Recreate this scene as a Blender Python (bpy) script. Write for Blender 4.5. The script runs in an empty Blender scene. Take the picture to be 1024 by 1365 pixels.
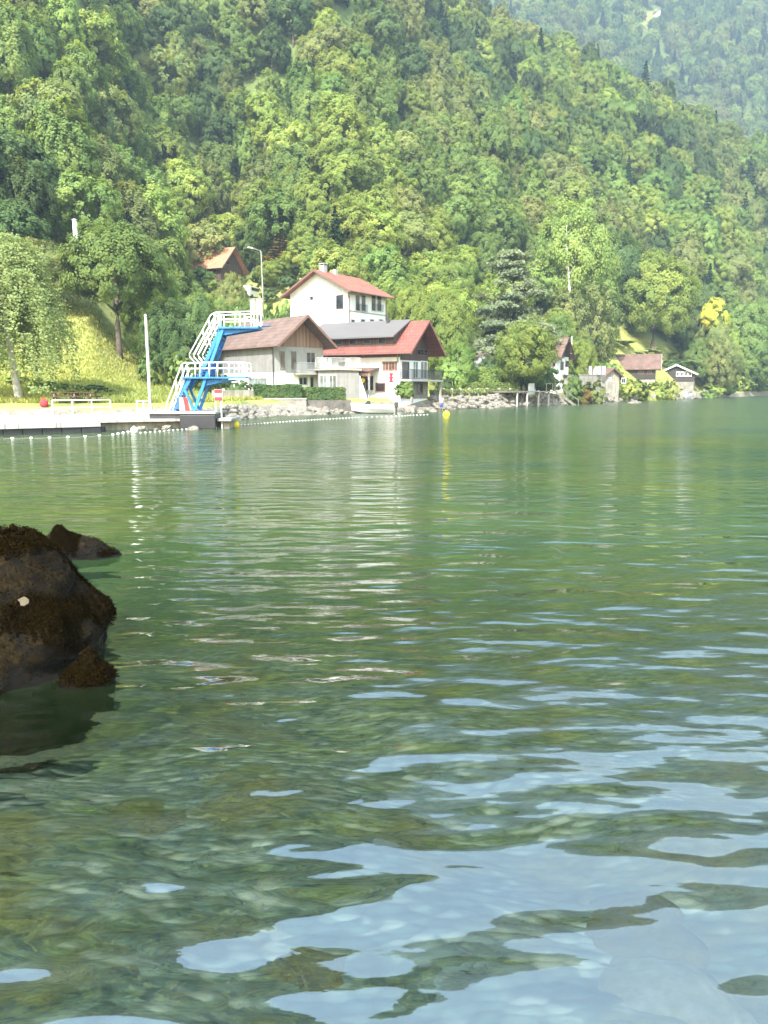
import bpy, math, random
import numpy as np
from mathutils import Vector, Matrix

random.seed(7)
RNG = np.random.default_rng(11)
R = math.radians
SC = bpy.context.scene
COL = SC.collection

# ------------------------------------------------------------------ camera
CAM_H = 2.4
FPX, CX, CY, HZ = 986.0, 512.0, 682.5, 516.0
PITCH = math.atan((CY - HZ) / FPX)
cam_d = bpy.data.cameras.new('camera')
cam = bpy.data.objects.new('camera', cam_d)
COL.objects.link(cam)
cam.location = (0, 0, CAM_H)
cam.rotation_euler = (math.pi / 2 - PITCH, 0, 0)
cam_d.sensor_fit = 'HORIZONTAL'
cam_d.sensor_width = 36.0
cam_d.lens = FPX / 1024 * 36.0
cam_d.clip_start = 0.1
cam_d.clip_end = 6000
SC.camera = cam

# ------------------------------------------------------------------ sky, sun, exposure
SUN_AZ = R(199)      # compass angle from +Y, clockwise: behind the camera and to its left
SUN_EL = R(45)
W = bpy.data.worlds.new('World')
SC.world = W
W.use_nodes = True
wn = W.node_tree
wn.nodes.clear()
sky = wn.nodes.new('ShaderNodeTexSky')
sky.sky_type = 'NISHITA'
sky.sun_disc = False
sky.sun_elevation = SUN_EL
sky.sun_rotation = SUN_AZ
sky.air_density = 2.6
sky.dust_density = 1.5
sky.ozone_density = 2.0
bg = wn.nodes.new('ShaderNodeBackground')
bg.inputs['Strength'].default_value = 0.15
wo = wn.nodes.new('ShaderNodeOutputWorld')
wn.links.new(sky.outputs[0], bg.inputs[0])
wn.links.new(bg.outputs[0], wo.inputs[0])

sun_d = bpy.data.lights.new('sun', 'SUN')
sun_d.energy = 2.9
sun_d.angle = R(0.5)
sun_d.color = (1.0, 0.96, 0.89)
sun = bpy.data.objects.new('sun', sun_d)
COL.objects.link(sun)
sv = Vector((math.sin(SUN_AZ) * math.cos(SUN_EL), math.cos(SUN_AZ) * math.cos(SUN_EL), math.sin(SUN_EL)))
sun.location = sv * 900
sun.rotation_euler = sv.to_track_quat('Z', 'Y').to_euler()

SC.view_settings.view_transform = 'Standard'
SC.view_settings.look = 'None'
SC.view_settings.exposure = 2.0
SC.view_settings.gamma = 1.0
SC.render.engine = 'CYCLES'
SC.cycles.max_bounces = 6
SC.cycles.diffuse_bounces = 3
SC.cycles.glossy_bounces = 3
SC.cycles.transmission_bounces = 4
SC.cycles.transparent_max_bounces = 8
SC.cycles.volume_bounces = 0
SC.cycles.use_denoising = True
SC.cycles.caustics_reflective = False
SC.cycles.caustics_refractive = False

# ------------------------------------------------------------------ picture <-> place
SN, CN = math.sin(PITCH), math.cos(PITCH)

def P(px, py, Y):
    """the point at distance Y (along +Y) seen at pixel px,py of the 1024 wide photograph"""
    dx = px - CX
    a = CY - py
    dy = FPX * CN + a * SN
    dz = -FPX * SN + a * CN
    k = Y / dy
    return Vector((dx * k, Y, CAM_H + dz * k))

def TT(py):
    a = CY - py
    return (-FPX * SN + a * CN) / (FPX * CN + a * SN)

# ------------------------------------------------------------------ object helpers
def link(o, parent=None):
    COL.objects.link(o)
    if parent is not None:
        o.parent = parent
    return o

def tag(o, label=None, cat=None, group=None, kind=None):
    if label: o['label'] = label
    if cat: o['category'] = cat
    if group: o['group'] = group
    if kind: o['kind'] = kind
    return o

def thing(name, label, cat, loc=(0, 0, 0), rz=0.0, group=None):
    o = bpy.data.objects.new(name, None)
    o.empty_display_size = 0.3
    o.location = loc
    o.rotation_euler = (0, 0, rz)
    link(o)
    return tag(o, label, cat, group)

def dup(root, loc=None, rz=None, scale=None, label=None, group=None):
    r = root.copy()
    COL.objects.link(r)
    if loc is not None: r.location = loc
    if rz is not None: r.rotation_euler = (0, 0, rz)
    if scale is not None: r.scale = scale if hasattr(scale, '__len__') else (scale,) * 3
    if label: r['label'] = label
    if group: r['group'] = group
    for ch in list(root.children):
        c = ch.copy()
        COL.objects.link(c)
        c.parent = r
        for g in list(ch.children):
            d = g.copy()
            COL.objects.link(d)
            d.parent = c
    return r

class MB:
    """collects shapes; build() links them as ONE mesh object"""
    def __init__(self, off=(0, 0, 0)):
        self.v, self.f, self.off = [], [], Vector(off)
    def add(self, vs, fs):
        b = len(self.v)
        self.v += [Vector(q) - self.off for q in vs]
        self.f += [[b + i for i in t] for t in fs]
        return self
    def hexa(self, q):      # 8 corners: bottom 4 then top 4 (both counter-clockwise)
        return self.add(q, [(3, 2, 1, 0), (4, 5, 6, 7), (0, 1, 5, 4), (1, 2, 6, 5), (2, 3, 7, 6), (3, 0, 4, 7)])
    def box(self, x0, x1, y0, y1, z0, z1):
        return self.hexa([(x0, y0, z0), (x1, y0, z0), (x1, y1, z0), (x0, y1, z0),
                          (x0, y0, z1), (x1, y0, z1), (x1, y1, z1), (x0, y1, z1)])
    def prism_y(self, poly, y0, y1):     # polygon in x,z (counter-clockwise seen from -y)
        n = len(poly)
        vs = [(p[0], y0, p[1]) for p in poly] + [(p[0], y1, p[1]) for p in poly]
        fs = [list(range(n)), list(range(2 * n - 1, n - 1, -1))]
        fs += [((i + 1) % n, i, n + i, n + (i + 1) % n) for i in range(n)]
        return self.add(vs, fs)
    def prism_z(self, poly, z0, z1):     # polygon in x,y (counter-clockwise from above)
        n = len(poly)
        vs = [(p[0], p[1], z0) for p in poly] + [(p[0], p[1], z1) for p in poly]
        fs = [list(range(n - 1, -1, -1)), list(range(n, 2 * n))]
        fs += [(i, (i + 1) % n, n + (i + 1) % n, n + i) for i in range(n)]
        return self.add(vs, fs)
    def beam(self, a, b, w, h=None, up=(0, 0, 1)):    # rectangular bar from a to b
        h = h or w
        a, b = Vector(a), Vector(b)
        d = (b - a).normalized()
        s = d.cross(Vector(up))
        if s.length < 1e-4: s = d.cross(Vector((1, 0, 0)))
        s.normalize()
        t = s.cross(d).normalized()
        s, t = s * w / 2, t * h / 2
        return self.hexa([a - s - t, a + s - t, b + s - t, b - s - t, a - s + t, a + s + t, b + s + t, b - s + t])
    def tube(self, pts, radii, n=8, cap=True):
        pts = [Vector(p) for p in pts]
        if not hasattr(radii, '__len__'): radii = [radii] * len(pts)
        vs, fs = [], []
        for i, p in enumerate(pts):
            d = (pts[min(i + 1, len(pts) - 1)] - pts[max(i - 1, 0)]).normalized()
            s = d.cross(Vector((0, 0, 1)))
            if s.length < 1e-3: s = d.cross(Vector((0, 1, 0)))
            s.normalize()
            t = s.cross(d)
            for k in range(n):
                a = 2 * math.pi * k / n
                vs.append(p + (s * math.cos(a) + t * math.sin(a)) * radii[i])
        for i in range(len(pts) - 1):
            for k in range(n):
                k2 = (k + 1) % n
                fs.append((i * n + k, i * n + k2, (i + 1) * n + k2, (i + 1) * n + k))
        if cap:
            fs.append(list(range(n - 1, -1, -1)))
            fs.append([(len(pts) - 1) * n + k for k in range(n)])
        return self.add(vs, fs)
    def lathe(self, c, prof, n=16):      # prof: (radius, z) list
        c = Vector(c)
        vs, fs = [], []
        for r, z in prof:
            for k in range(n):
                a = 2 * math.pi * k / n
                vs.append(c + Vector((r * math.cos(a), r * math.sin(a), z)))
        for i in range(len(prof) - 1):
            for k in range(n):
                k2 = (k + 1) % n
                fs.append((i * n + k, i * n + k2, (i + 1) * n + k2, (i + 1) * n + k))
        fs.append(list(range(n - 1, -1, -1)))
        fs.append([(len(prof) - 1) * n + k for k in range(n)])
        return self.add(vs, fs)
    def build(self, name, mat, parent=None, smooth=False, bevel=0):
        me = bpy.data.meshes.new(name)
        me.from_pydata([tuple(v) for v in self.v], [], self.f)
        me.validate()
        me.update()
        if smooth:
            me.polygons.foreach_set('use_smooth', [True] * len(me.polygons))
        me.materials.append(mat)
        o = bpy.data.objects.new(name, me)
        link(o, parent)
        if bevel:
            m = o.modifiers.new('bevel', 'BEVEL')
            m.width = bevel
            m.segments = 2
            m.limit_method = 'ANGLE'
        return o

def np_mesh(name, V, F, mat, smooth=False, face_attr=None):
    """quads from numpy arrays"""
    me = bpy.data.meshes.new(name)
    V = np.ascontiguousarray(V, dtype=np.float32)
    F = np.ascontiguousarray(F, dtype=np.int32)
    n = len(F)
    me.vertices.add(len(V))
    me.vertices.foreach_set('co', V.ravel())
    me.loops.add(n * 4)
    me.loops.foreach_set('vertex_index', F.ravel())
    me.polygons.add(n)
    me.polygons.foreach_set('loop_start', np.arange(0, 4 * n, 4, dtype=np.int32))
    if smooth:
        me.polygons.foreach_set('use_smooth', np.ones(n, dtype=bool))
    me.update(calc_edges=True)
    if face_attr is not None:
        at = me.attributes.new('tone', 'FLOAT', 'FACE')
        at.data.foreach_set('value', np.ascontiguousarray(face_attr, dtype=np.float32))
    me.materials.append(mat)
    return me

# ------------------------------------------------------------------ materials
MATS = {}

def nmat(name):
    m = bpy.data.materials.new(name)
    m.use_nodes = True
    nt = m.node_tree
    nt.nodes.clear()
    out = nt.nodes.new('ShaderNodeOutputMaterial')
    return m, nt, out

def N(nt, kind, **kw):
    n = nt.nodes.new(kind)
    for k, v in kw.items():
        if k in n.inputs.keys():
            n.inputs[k].default_value = v
        else:
            setattr(n, k, v)
    return n

def L(nt, a, b):
    nt.links.new(a, b)

def ramp(nt, src, stops):
    r = nt.nodes.new('ShaderNodeValToRGB')
    el = r.color_ramp.elements
    while len(el) < len(stops): el.new(0.5)
    for e, (p, c) in zip(el, stops):
        e.position = p
        e.color = (c[0], c[1], c[2], 1)
    L(nt, src, r.inputs[0])
    return r

def solid(name, col, rough=0.6, var=0.18, scale=3.0, bump=0.0, metal=0.0, stretch=None, spec=0.4, streak=0.0):
    """a painted / rendered / timber surface with uneven wear"""
    if name in MATS: return MATS[name]
    m, nt, out = nmat(name)
    tc = N(nt, 'ShaderNodeTexCoord')
    mp = N(nt, 'ShaderNodeMapping')
    L(nt, tc.outputs['Object'], mp.inputs['Vector'])
    if stretch: mp.inputs['Scale'].default_value = stretch
    nz = N(nt, 'ShaderNodeTexNoise', Scale=scale, Detail=6.0, Roughness=0.6)
    L(nt, mp.outputs[0], nz.inputs['Vector'])
    lo = [c * (1 - var) for c in col]
    hi = [min(1, c * (1 + var)) for c in col]
    rp = ramp(nt, nz.outputs['Fac'], [(0.3, lo), (0.7, hi)])
    p = N(nt, 'ShaderNodeBsdfPrincipled', Roughness=rough, Metallic=metal)
    p.inputs['Specular IOR Level'].default_value = spec
    csock = rp.outputs[0]
    if streak:
        mp2 = N(nt, 'ShaderNodeMapping')
        mp2.inputs['Scale'].default_value = (2.5, 2.5, 0.25)
        L(nt, tc.outputs['Object'], mp2.inputs['Vector'])
        n2 = N(nt, 'ShaderNodeTexNoise', Scale=1.5, Detail=5.0, Roughness=0.65)
        L(nt, mp2.outputs[0], n2.inputs['Vector'])
        r2 = ramp(nt, n2.outputs['Fac'], [(0.42, (1 - streak,) * 3), (0.6, (1, 1, 1))])
        mx = N(nt, 'ShaderNodeMix', data_type='RGBA', blend_type='MULTIPLY')
        mx.inputs['Factor'].default_value = 1.0
        L(nt, csock, mx.inputs[6]); L(nt, r2.outputs[0], mx.inputs[7])
        csock = mx.outputs[2]
    L(nt, csock, p.inputs['Base Color'])
    if bump:
        b = N(nt, 'ShaderNodeBump', Strength=bump, Distance=0.05)
        L(nt, nz.outputs['Fac'], b.inputs['Height'])
        L(nt, b.outputs[0], p.inputs['Normal'])
    L(nt, p.outputs[0], out.inputs['Surface'])
    MATS[name] = m
    return m

def tiles(name, c1, c2, sx=0.35, sy=0.4, axis='y'):
    """roof tiles: courses with bumps and per tile tone"""
    m, nt, out = nmat(name)
    tc = N(nt, 'ShaderNodeTexCoord')
    mp = N(nt, 'ShaderNodeMapping')
    L(nt, tc.outputs['Object'], mp.inputs['Vector'])
    mp.inputs['Rotation'].default_value = (0, 0, R(90))
    br = N(nt, 'ShaderNodeTexBrick', Scale=1.0)
    br.inputs['Brick Width'].default_value = sx
    br.inputs['Row Height'].default_value = sy
    br.inputs['Mortar Size'].default_value = 0.02
    br.inputs['Color1'].default_value = (*c1, 1)
    br.inputs['Color2'].default_value = (*c2, 1)
    br.inputs['Mortar'].default_value = (c1[0] * .55, c1[1] * .5, c1[2] * .5, 1)
    L(nt, mp.outputs[0], br.inputs['Vector'])
    nz = N(nt, 'ShaderNodeTexNoise', Scale=0.8, Detail=7.0, Roughness=0.65)
    L(nt, tc.outputs['Object'], nz.inputs['Vector'])
    rp = ramp(nt, nz.outputs['Fac'], [(0.3, (0.72, 0.72, 0.74)), (0.7, (1.15, 1.12, 1.08))])
    mx = N(nt, 'ShaderNodeMix', data_type='RGBA', blend_type='MULTIPLY')
    mx.inputs['Factor'].default_value = 1.0
    L(nt, br.outputs['Color'], mx.inputs[6]); L(nt, rp.outputs[0], mx.inputs[7])
    p = N(nt, 'ShaderNodeBsdfPrincipled', Roughness=0.85)
    p.inputs['Specular IOR Level'].default_value = 0.25
    L(nt, mx.outputs[2], p.inputs['Base Color'])
    b = N(nt, 'ShaderNodeBump', Strength=0.6, Distance=0.04)
    L(nt, br.outputs['Fac'], b.inputs['Height'])
    b.invert = True
    L(nt, b.outputs[0], p.inputs['Normal'])
    L(nt, p.outputs[0], out.inputs['Surface'])
    MATS[name] = m
    return m

def planks(name, col, width=0.16, horizontal=False, var=0.3):
    m, nt, out = nmat(name)
    tc = N(nt, 'ShaderNodeTexCoord')
    sp = N(nt, 'ShaderNodeSeparateXYZ')
    L(nt, tc.outputs['Object'], sp.inputs[0])
    ad = N(nt, 'ShaderNodeMath', operation='ADD')
    if horizontal:
        L(nt, sp.outputs['Z'], ad.inputs[0]); ad.inputs[1].default_value = 50
    else:
        L(nt, sp.outputs['X'], ad.inputs[0]); L(nt, sp.outputs['Y'], ad.inputs[1])
    dv = N(nt, 'ShaderNodeMath', operation='DIVIDE')
    L(nt, ad.outputs[0], dv.inputs[0]); dv.inputs[1].default_value = width
    fl = N(nt, 'ShaderNodeMath', operation='FLOOR'); L(nt, dv.outputs[0], fl.inputs[0])
    fr = N(nt, 'ShaderNodeMath', operation='FRACT'); L(nt, dv.outputs[0], fr.inputs[0])
    wn_ = N(nt, 'ShaderNodeTexWhiteNoise', noise_dimensions='1D'); L(nt, fl.outputs[0], wn_.inputs['W'])
    rp = ramp(nt, wn_.outputs['Value'], [(0, [c * (1 - var) for c in col]), (1, [c * (1 + var) for c in col])])
    gap = ramp(nt, fr.outputs[0], [(0.0, (0.35,) * 3), (0.1, (1, 1, 1))])
    mx = N(nt, 'ShaderNodeMix', data_type='RGBA', blend_type='MULTIPLY')
    mx.inputs['Factor'].default_value = 1.0
    L(nt, rp.outputs[0], mx.inputs[6]); L(nt, gap.outputs[0], mx.inputs[7])
    p = N(nt, 'ShaderNodeBsdfPrincipled', Roughness=0.75)
    L(nt, mx.outputs[2], p.inputs['Base Color'])
    b = N(nt, 'ShaderNodeBump', Strength=0.5, Distance=0.02)
    L(nt, gap.outputs[0], b.inputs['Height'])
    L(nt, b.outputs[0], p.inputs['Normal'])
    L(nt, p.outputs[0], out.inputs['Surface'])
    MATS[name] = m
    return m

def stone(name, c_lo, c_hi, scale=1.2, moss=None, bump=0.6, spec=0.3, wet=False):
    m, nt, out = nmat(name)
    tc = N(nt, 'ShaderNodeTexCoord')
    oi = N(nt, 'ShaderNodeObjectInfo')
    ad = N(nt, 'ShaderNodeVectorMath', operation='ADD')
    L(nt, tc.outputs['Object'], ad.inputs[0]); L(nt, oi.outputs['Location'], ad.inputs[1])
    nz = N(nt, 'ShaderNodeTexNoise', Scale=scale, Detail=9.0, Roughness=0.68)
    L(nt, ad.outputs[0], nz.inputs['Vector'])
    rp = ramp(nt, nz.outputs['Fac'], [(0.3, c_lo), (0.68, c_hi)])
    col = rp.outputs[0]
    n2 = N(nt, 'ShaderNodeTexNoise', Scale=scale * 7, Detail=8.0, Roughness=0.75)
    L(nt, ad.outputs[0], n2.inputs['Vector'])
    if moss:
        n3 = N(nt, 'ShaderNodeTexNoise', Scale=scale * 1.7, Detail=7.0, Roughness=0.7)
        L(nt, ad.outputs[0], n3.inputs['Vector'])
        fac = ramp(nt, n3.outputs['Fac'], [(0.42, (0, 0, 0)), (0.58, (1, 1, 1))])
        mc = ramp(nt, n2.outputs['Fac'], [(0.35, moss[0]), (0.65, moss[1])])
        mx = N(nt, 'ShaderNodeMix', data_type='RGBA')
        L(nt, fac.outputs[0], mx.inputs['Factor'])
        L(nt, col, mx.inputs[6]); L(nt, mc.outputs[0], mx.inputs[7])
        col = mx.outputs[2]
    p = N(nt, 'ShaderNodeBsdfPrincipled', Roughness=0.85)
    p.inputs['Specular IOR Level'].default_value = spec
    if wet:      # waterline: a dark, glossy wet band of uneven height
        ge = N(nt, 'ShaderNodeNewGeometry')
        sp = N(nt, 'ShaderNodeSeparateXYZ'); L(nt, ge.outputs['Position'], sp.inputs[0])
        ma = N(nt, 'ShaderNodeMath', operation='MULTIPLY_ADD'); L(nt, nz.outputs['Fac'], ma.inputs[0])
        ma.inputs[1].default_value = -0.25; L(nt, sp.outputs['Z'], ma.inputs[2])
        wb = ramp(nt, ma.outputs[0], [(0.0, (0.3, 0.3, 0.3)), (0.06, (1, 1, 1))])
        mw = N(nt, 'ShaderNodeMix', data_type='RGBA', blend_type='MULTIPLY'); mw.inputs['Factor'].default_value = 1
        L(nt, col, mw.inputs[6]); L(nt, wb.outputs[0], mw.inputs[7]); col = mw.outputs[2]
        rw = N(nt, 'ShaderNodeMapRange'); L(nt, ma.outputs[0], rw.inputs['Value'])
        rw.inputs['From Max'].default_value = 0.06; rw.inputs['To Min'].default_value = 0.25; rw.inputs['To Max'].default_value = 0.9
        L(nt, rw.outputs[0], p.inputs['Roughness'])
    L(nt, col, p.inputs['Base Color'])
    b = N(nt, 'ShaderNodeBump', Strength=bump, Distance=0.03)
    L(nt, n2.outputs['Fac'], b.inputs['Height'])
    L(nt, b.outputs[0], p.inputs['Normal'])
    L(nt, p.outputs[0], out.inputs['Surface'])
    MATS[name] = m
    return m

def foliage(name, col, var=0.20, trans=0.50, hue=0.010):
    m, nt, out = nmat(name)
    at = N(nt, 'ShaderNodeAttribute', attribute_name='tone')
    oi = N(nt, 'ShaderNodeObjectInfo')
    lo = (col[0] * (1 - var) * 0.85, col[1] * (1 - var), col[2] * (1 - var))
    hi = (col[0] * (1 + var) * 1.08, col[1] * (1 + var), col[2] * (1 + var * .5))
    rp = ramp(nt, at.outputs['Fac'], [(0.0, lo), (1.0, hi)])
    hs = N(nt, 'ShaderNodeHueSaturation')
    mr = N(nt, 'ShaderNodeMapRange')
    mr.inputs['To Min'].default_value = 0.5 - hue
    mr.inputs['To Max'].default_value = 0.5 + hue
    L(nt, oi.outputs['Random'], mr.inputs['Value'])
    L(nt, mr.outputs[0], hs.inputs['Hue'])
    mu = N(nt, 'ShaderNodeMath', operation='MULTIPLY')
    L(nt, oi.outputs['Random'], mu.inputs[0]); mu.inputs[1].default_value = 7.31
    fr = N(nt, 'ShaderNodeMath', operation='FRACT'); L(nt, mu.outputs[0], fr.inputs[0])
    mv = N(nt, 'ShaderNodeMapRange')
    mv.inputs['To Min'].default_value = 0.78
    mv.inputs['To Max'].default_value = 1.2
    L(nt, fr.outputs[0], mv.inputs['Value'])
    L(nt, mv.outputs[0], hs.inputs['Value'])
    L(nt, rp.outputs[0], hs.inputs['Color'])
    d = N(nt, 'ShaderNodeBsdfDiffuse')
    t = N(nt, 'ShaderNodeBsdfTranslucent')
    L(nt, hs.outputs[0], d.inputs['Color'])
    ty = N(nt, 'ShaderNodeMix', data_type='RGBA', blend_type='MULTIPLY')
    ty.inputs['Factor'].default_value = 1.0
    ty.inputs[7].default_value = (1.25, 1.15, 0.55, 1)
    L(nt, hs.outputs[0], ty.inputs[6])
    L(nt, ty.outputs[2], t.inputs['Color'])
    mx = N(nt, 'ShaderNodeMixShader')
    mx.inputs[0].default_value = trans
    L(nt, d.outputs[0], mx.inputs[1]); L(nt, t.outputs[0], mx.inputs[2])
    L(nt, mx.outputs[0], out.inputs['Surface'])
    MATS[name] = m
    return m

def glass(name, col=(0.03, 0.04, 0.05)):
    if name in MATS: return MATS[name]
    m, nt, out = nmat(name)
    p = N(nt, 'ShaderNodeBsdfPrincipled', Roughness=0.06)
    tc = N(nt, 'ShaderNodeTexCoord')
    nz = N(nt, 'ShaderNodeTexNoise', Scale=0.9, Detail=2.0)
    L(nt, tc.outputs['Object'], nz.inputs['Vector'])
    rp = ramp(nt, nz.outputs['Fac'], [(0.35, [c * .5 for c in col]), (0.7, [c * 1.8 for c in col])])
    L(nt, rp.outputs[0], p.inputs['Base Color'])
    L(nt, p.outputs[0], out.inputs['Surface'])
    MATS[name] = m
    return m

white_paint = solid('white_paint', (0.79, 0.81, 0.83), 0.6, 0.05, 1.0, 0.05, streak=0.06)
white_rail = solid('white_rail_paint', (0.82, 0.82, 0.80), 0.4, 0.05, 5.0, spec=0.5)
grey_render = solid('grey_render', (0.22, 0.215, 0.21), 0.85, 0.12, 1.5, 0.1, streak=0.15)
pale_render = solid('pale_render', (0.34, 0.335, 0.33), 0.8, 0.08, 1.5, 0.1, streak=0.1)
blue_paint = solid('blue_paint', (0.030, 0.22, 0.60), 0.5, 0.28, 2.5, spec=0.4, streak=0.3)
dark_wood = planks('dark_timber', (0.075, 0.045, 0.035))
brown_wood = planks('brown_timber', (0.26, 0.16, 0.115), 0.2)
black_wood = planks('blackened_timber', (0.035, 0.028, 0.028), 0.2, True)
trim_wood = solid('trim_timber', (0.16, 0.09, 0.07), 0.7, 0.2, 4.0)
grey_wood = planks('weathered_timber', (0.17, 0.155, 0.135), 0.14)
tile_brown = tiles('brown_roof_tiles', (0.185, 0.132, 0.115), (0.148, 0.105, 0.092))
tile_red = tiles('red_roof_tiles', (0.25, 0.095, 0.08), (0.205, 0.08, 0.066))
tile_terra = tiles('terracotta_roof_tiles', (0.32, 0.135, 0.10), (0.265, 0.112, 0.084))
tile_old = tiles('old_brown_roof_tiles', (0.19, 0.125, 0.105), (0.15, 0.10, 0.086))
grey_sheet = solid('grey_sheet_metal', (0.125, 0.115, 0.116), 0.55, 0.08, 1.2, 0.05, stretch=(1, .2, 1))
rough_concrete = solid('pale_concrete', (0.50, 0.49, 0.47), 0.85, 0.12, 1.1, 0.2, streak=0.1)
concrete = tiles('pale_concrete_slabs', (0.43, 0.42, 0.40), (0.35, 0.345, 0.33), 2.6, 1.7)
old_concrete = solid('old_concrete', (0.36, 0.33, 0.28), 0.9, 0.3, 1.3, 0.5, streak=0.3)
black_float = solid('black_float', (0.018, 0.018, 0.022), 0.5, 0.3, 2.0)
dark_metal = solid('dark_metal', (0.05, 0.05, 0.055), 0.45, 0.2, 4.0, metal=0.4)
grey_metal = solid('grey_metal', (0.45, 0.46, 0.46), 0.45, 0.1, 4.0, metal=0.3)
yellow_plastic = solid('yellow_plastic', (0.80, 0.62, 0.01), 0.4, 0.06, 3.0, spec=0.5)
white_plastic = solid('white_plastic', (0.82, 0.82, 0.80), 0.35, 0.06, 3.0, spec=0.5)
red_paint = solid('red_paint', (0.50, 0.035, 0.045), 0.5, 0.1, 4.0)
red_cloth = solid('red_cloth', (0.55, 0.04, 0.05), 0.9, 0.15, 6.0)
blue_cloth = solid('blue_cloth', (0.04, 0.10, 0.34), 0.9, 0.15, 6.0)
pale_cloth = solid('pale_cloth', (0.40, 0.47, 0.56), 0.9, 0.1, 6.0)
skin = solid('skin', (0.34, 0.20, 0.14), 0.6, 0.08, 8.0)
hair_m = solid('hair', (0.09, 0.06, 0.04), 0.7, 0.3, 20.0)
rope_m = solid('rope_fibre', (0.30, 0.29, 0.26), 0.9, 0.15, 20.0)
bark = stone('bark', (0.05, 0.038, 0.028), (0.14, 0.11, 0.085), 3.0)
birch_bark = stone('birch_bark', (0.28, 0.26, 0.23), (0.60, 0.58, 0.54), 3.5)
rock_pale = stone('pale_boulder_stone', (0.085, 0.077, 0.065), (0.285, 0.262, 0.225), 1.7)
rock_moss = stone('shade_dark_mossy_stone', (0.0010, 0.0009, 0.0008), (0.0095, 0.0075, 0.0055), 5.0,
                  ((0.004, 0.003, 0.001), (0.034, 0.022, 0.006)), 1.0, spec=0.15, wet=True)  # mossy stone, with the shade on its face put into the near-black colour
wall_stone = stone('wall_stone', (0.13, 0.12, 0.105), (0.30, 0.28, 0.25), 1.6)
glass_dark = glass('window_glass')
glass_pale = glass('curtained_glass', (0.13, 0.16, 0.165))

# leaf colours
FOL = {
    'mid':    foliage('leaves_mid', (0.220, 0.300, 0.105)),
    'bright': foliage('leaves_bright', (0.300, 0.375, 0.110)),
    'dark':   foliage('leaves_dark', (0.135, 0.200, 0.085)),
    'olive':  foliage('leaves_olive', (0.275, 0.315, 0.130)),
    'fresh':  foliage('leaves_fresh', (0.240, 0.335, 0.110)),
    'needle': foliage('needles_dark', (0.030, 0.062, 0.026), trans=0.1),
    'cedar':  foliage('needles_cedar', (0.255, 0.305, 0.195), trans=0.4),
    'birch':  foliage('leaves_birch', (0.250, 0.300, 0.130), trans=0.4),
    'yellow': foliage('yellow_blossom', (0.44, 0.46, 0.09), hue=0.005),
    'rust':   foliage('leaves_rust', (0.200, 0.155, 0.060)),
    'lime':   foliage('leaves_lime', (0.335, 0.400, 0.125)),
}

# ------------------------------------------------------------------ lie of the land
S_PX = np.array([-900, -200, 0, 290, 305, 350, 480, 600, 700, 800, 900, 1000, 1024, 1150, 1300, 1900], float)
S_Y = np.array([46, 46, 47, 50, 55, 63, 70, 82, 95, 118, 148, 197, 215, 300, 360, 460], float)

_spx = np.arange(-1000.0, 2001.0, 5.0)
_k = np.exp(-0.5 * (np.arange(-12, 13) * 5 / 20.0) ** 2); _k /= _k.sum()
_sy = np.convolve(np.pad(np.interp(_spx, S_PX, S_Y), 12, mode='edge'), _k, 'valid')

def shoreY(px):
    return np.interp(px, _spx, _sy)

def ridgeY(px):
    return np.interp(px, [-900, 0, 500, 1000, 1150, 1300, 1900], [280, 300, 310, 340, 400, 460, 560])

def TTn(py):
    a = CY - py
    return (-FPX * SN + a * CN) / (FPX * CN + a * SN)

def ridgeZ(px):
    t = np.interp(px, [-300, 150, 250, 330, 400, 470, 540, 600, 700, 800, 900, 1000, 1100, 1300, 1900],
                  [1.30, 1.25, 1.18, 1.06, 0.93, 0.76, 0.58, 0.48, 0.440, 0.40, 0.352, 0.305, 0.25, 0.17, 0.12])
    return np.maximum(CAM_H + t * ridgeY(px) - 12.0, 12)

def ground(x, y):
    """height of the near hillside (also below the water line)"""
    x = np.asarray(x, float); y = np.asarray(y, float)
    px = 512 + 1000 * x / np.maximum(y, 5)
    S, Yr, Zr = shoreY(px), ridgeY(px), ridgeZ(px)
    d = y - S
    bank = np.clip((d + 1.0) / 4.0, 0, 1)
    bank = bank * bank * (3 - 2 * bank) * 1.3
    under = np.where(d < -1.0, np.maximum((d + 1.0) * 0.22, -3.5), 0) - 0.12 * (d < 3)
    flat = np.interp(px, [-900, 0, 80, 240, 330, 520, 640, 800, 1000], [6, 6, 6, 6, 14, 16, 18, 16, 6])
    w = np.clip((d - flat) / np.maximum(Yr - S - flat, 20), 0, 1)
    ex = np.interp(px, [-300, 0, 130, 205, 300, 360, 450, 600], [1.6, 1.65, 1.75, 2.32, 2.36, 1.9, 1.5, 1.24])
    z = bank + under + (Zr - 1.3) * w ** ex
    z = z + w * (1 - w) * 4 * (2.6 * np.sin(x * 0.05 + 1.0 + y * 0.03) + 1.8 * np.sin(x * 0.11 - y * 0.07))
    over = np.maximum(y - Yr, 0)
    return z - over * 0.35

def gz(x, y):
    return float(ground(x, y))

def zpx(py, Y):
    return CAM_H + TT(py) * Y

def wpt(px, py, z=0.0):
    """where the ray through a pixel meets the level z"""
    return P(px, py, (z - CAM_H) / TT(py))

W_PX = [-300, 40, 60, 225, 235, 415, 425, 600, 610, 780, 800, 935, 950, 1300]
W_Y = [78, 78, 92, 92, 137, 137, 112, 116, 134, 140, 172, 192, 0, 0]

def woods_from(px):
    return np.maximum(shoreY(px) + 9, np.interp(px, W_PX, W_Y))

def onground(px, Y):
    x = (px - 512) / 1000 * Y
    return Vector((x, Y, gz(x, Y)))

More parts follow.
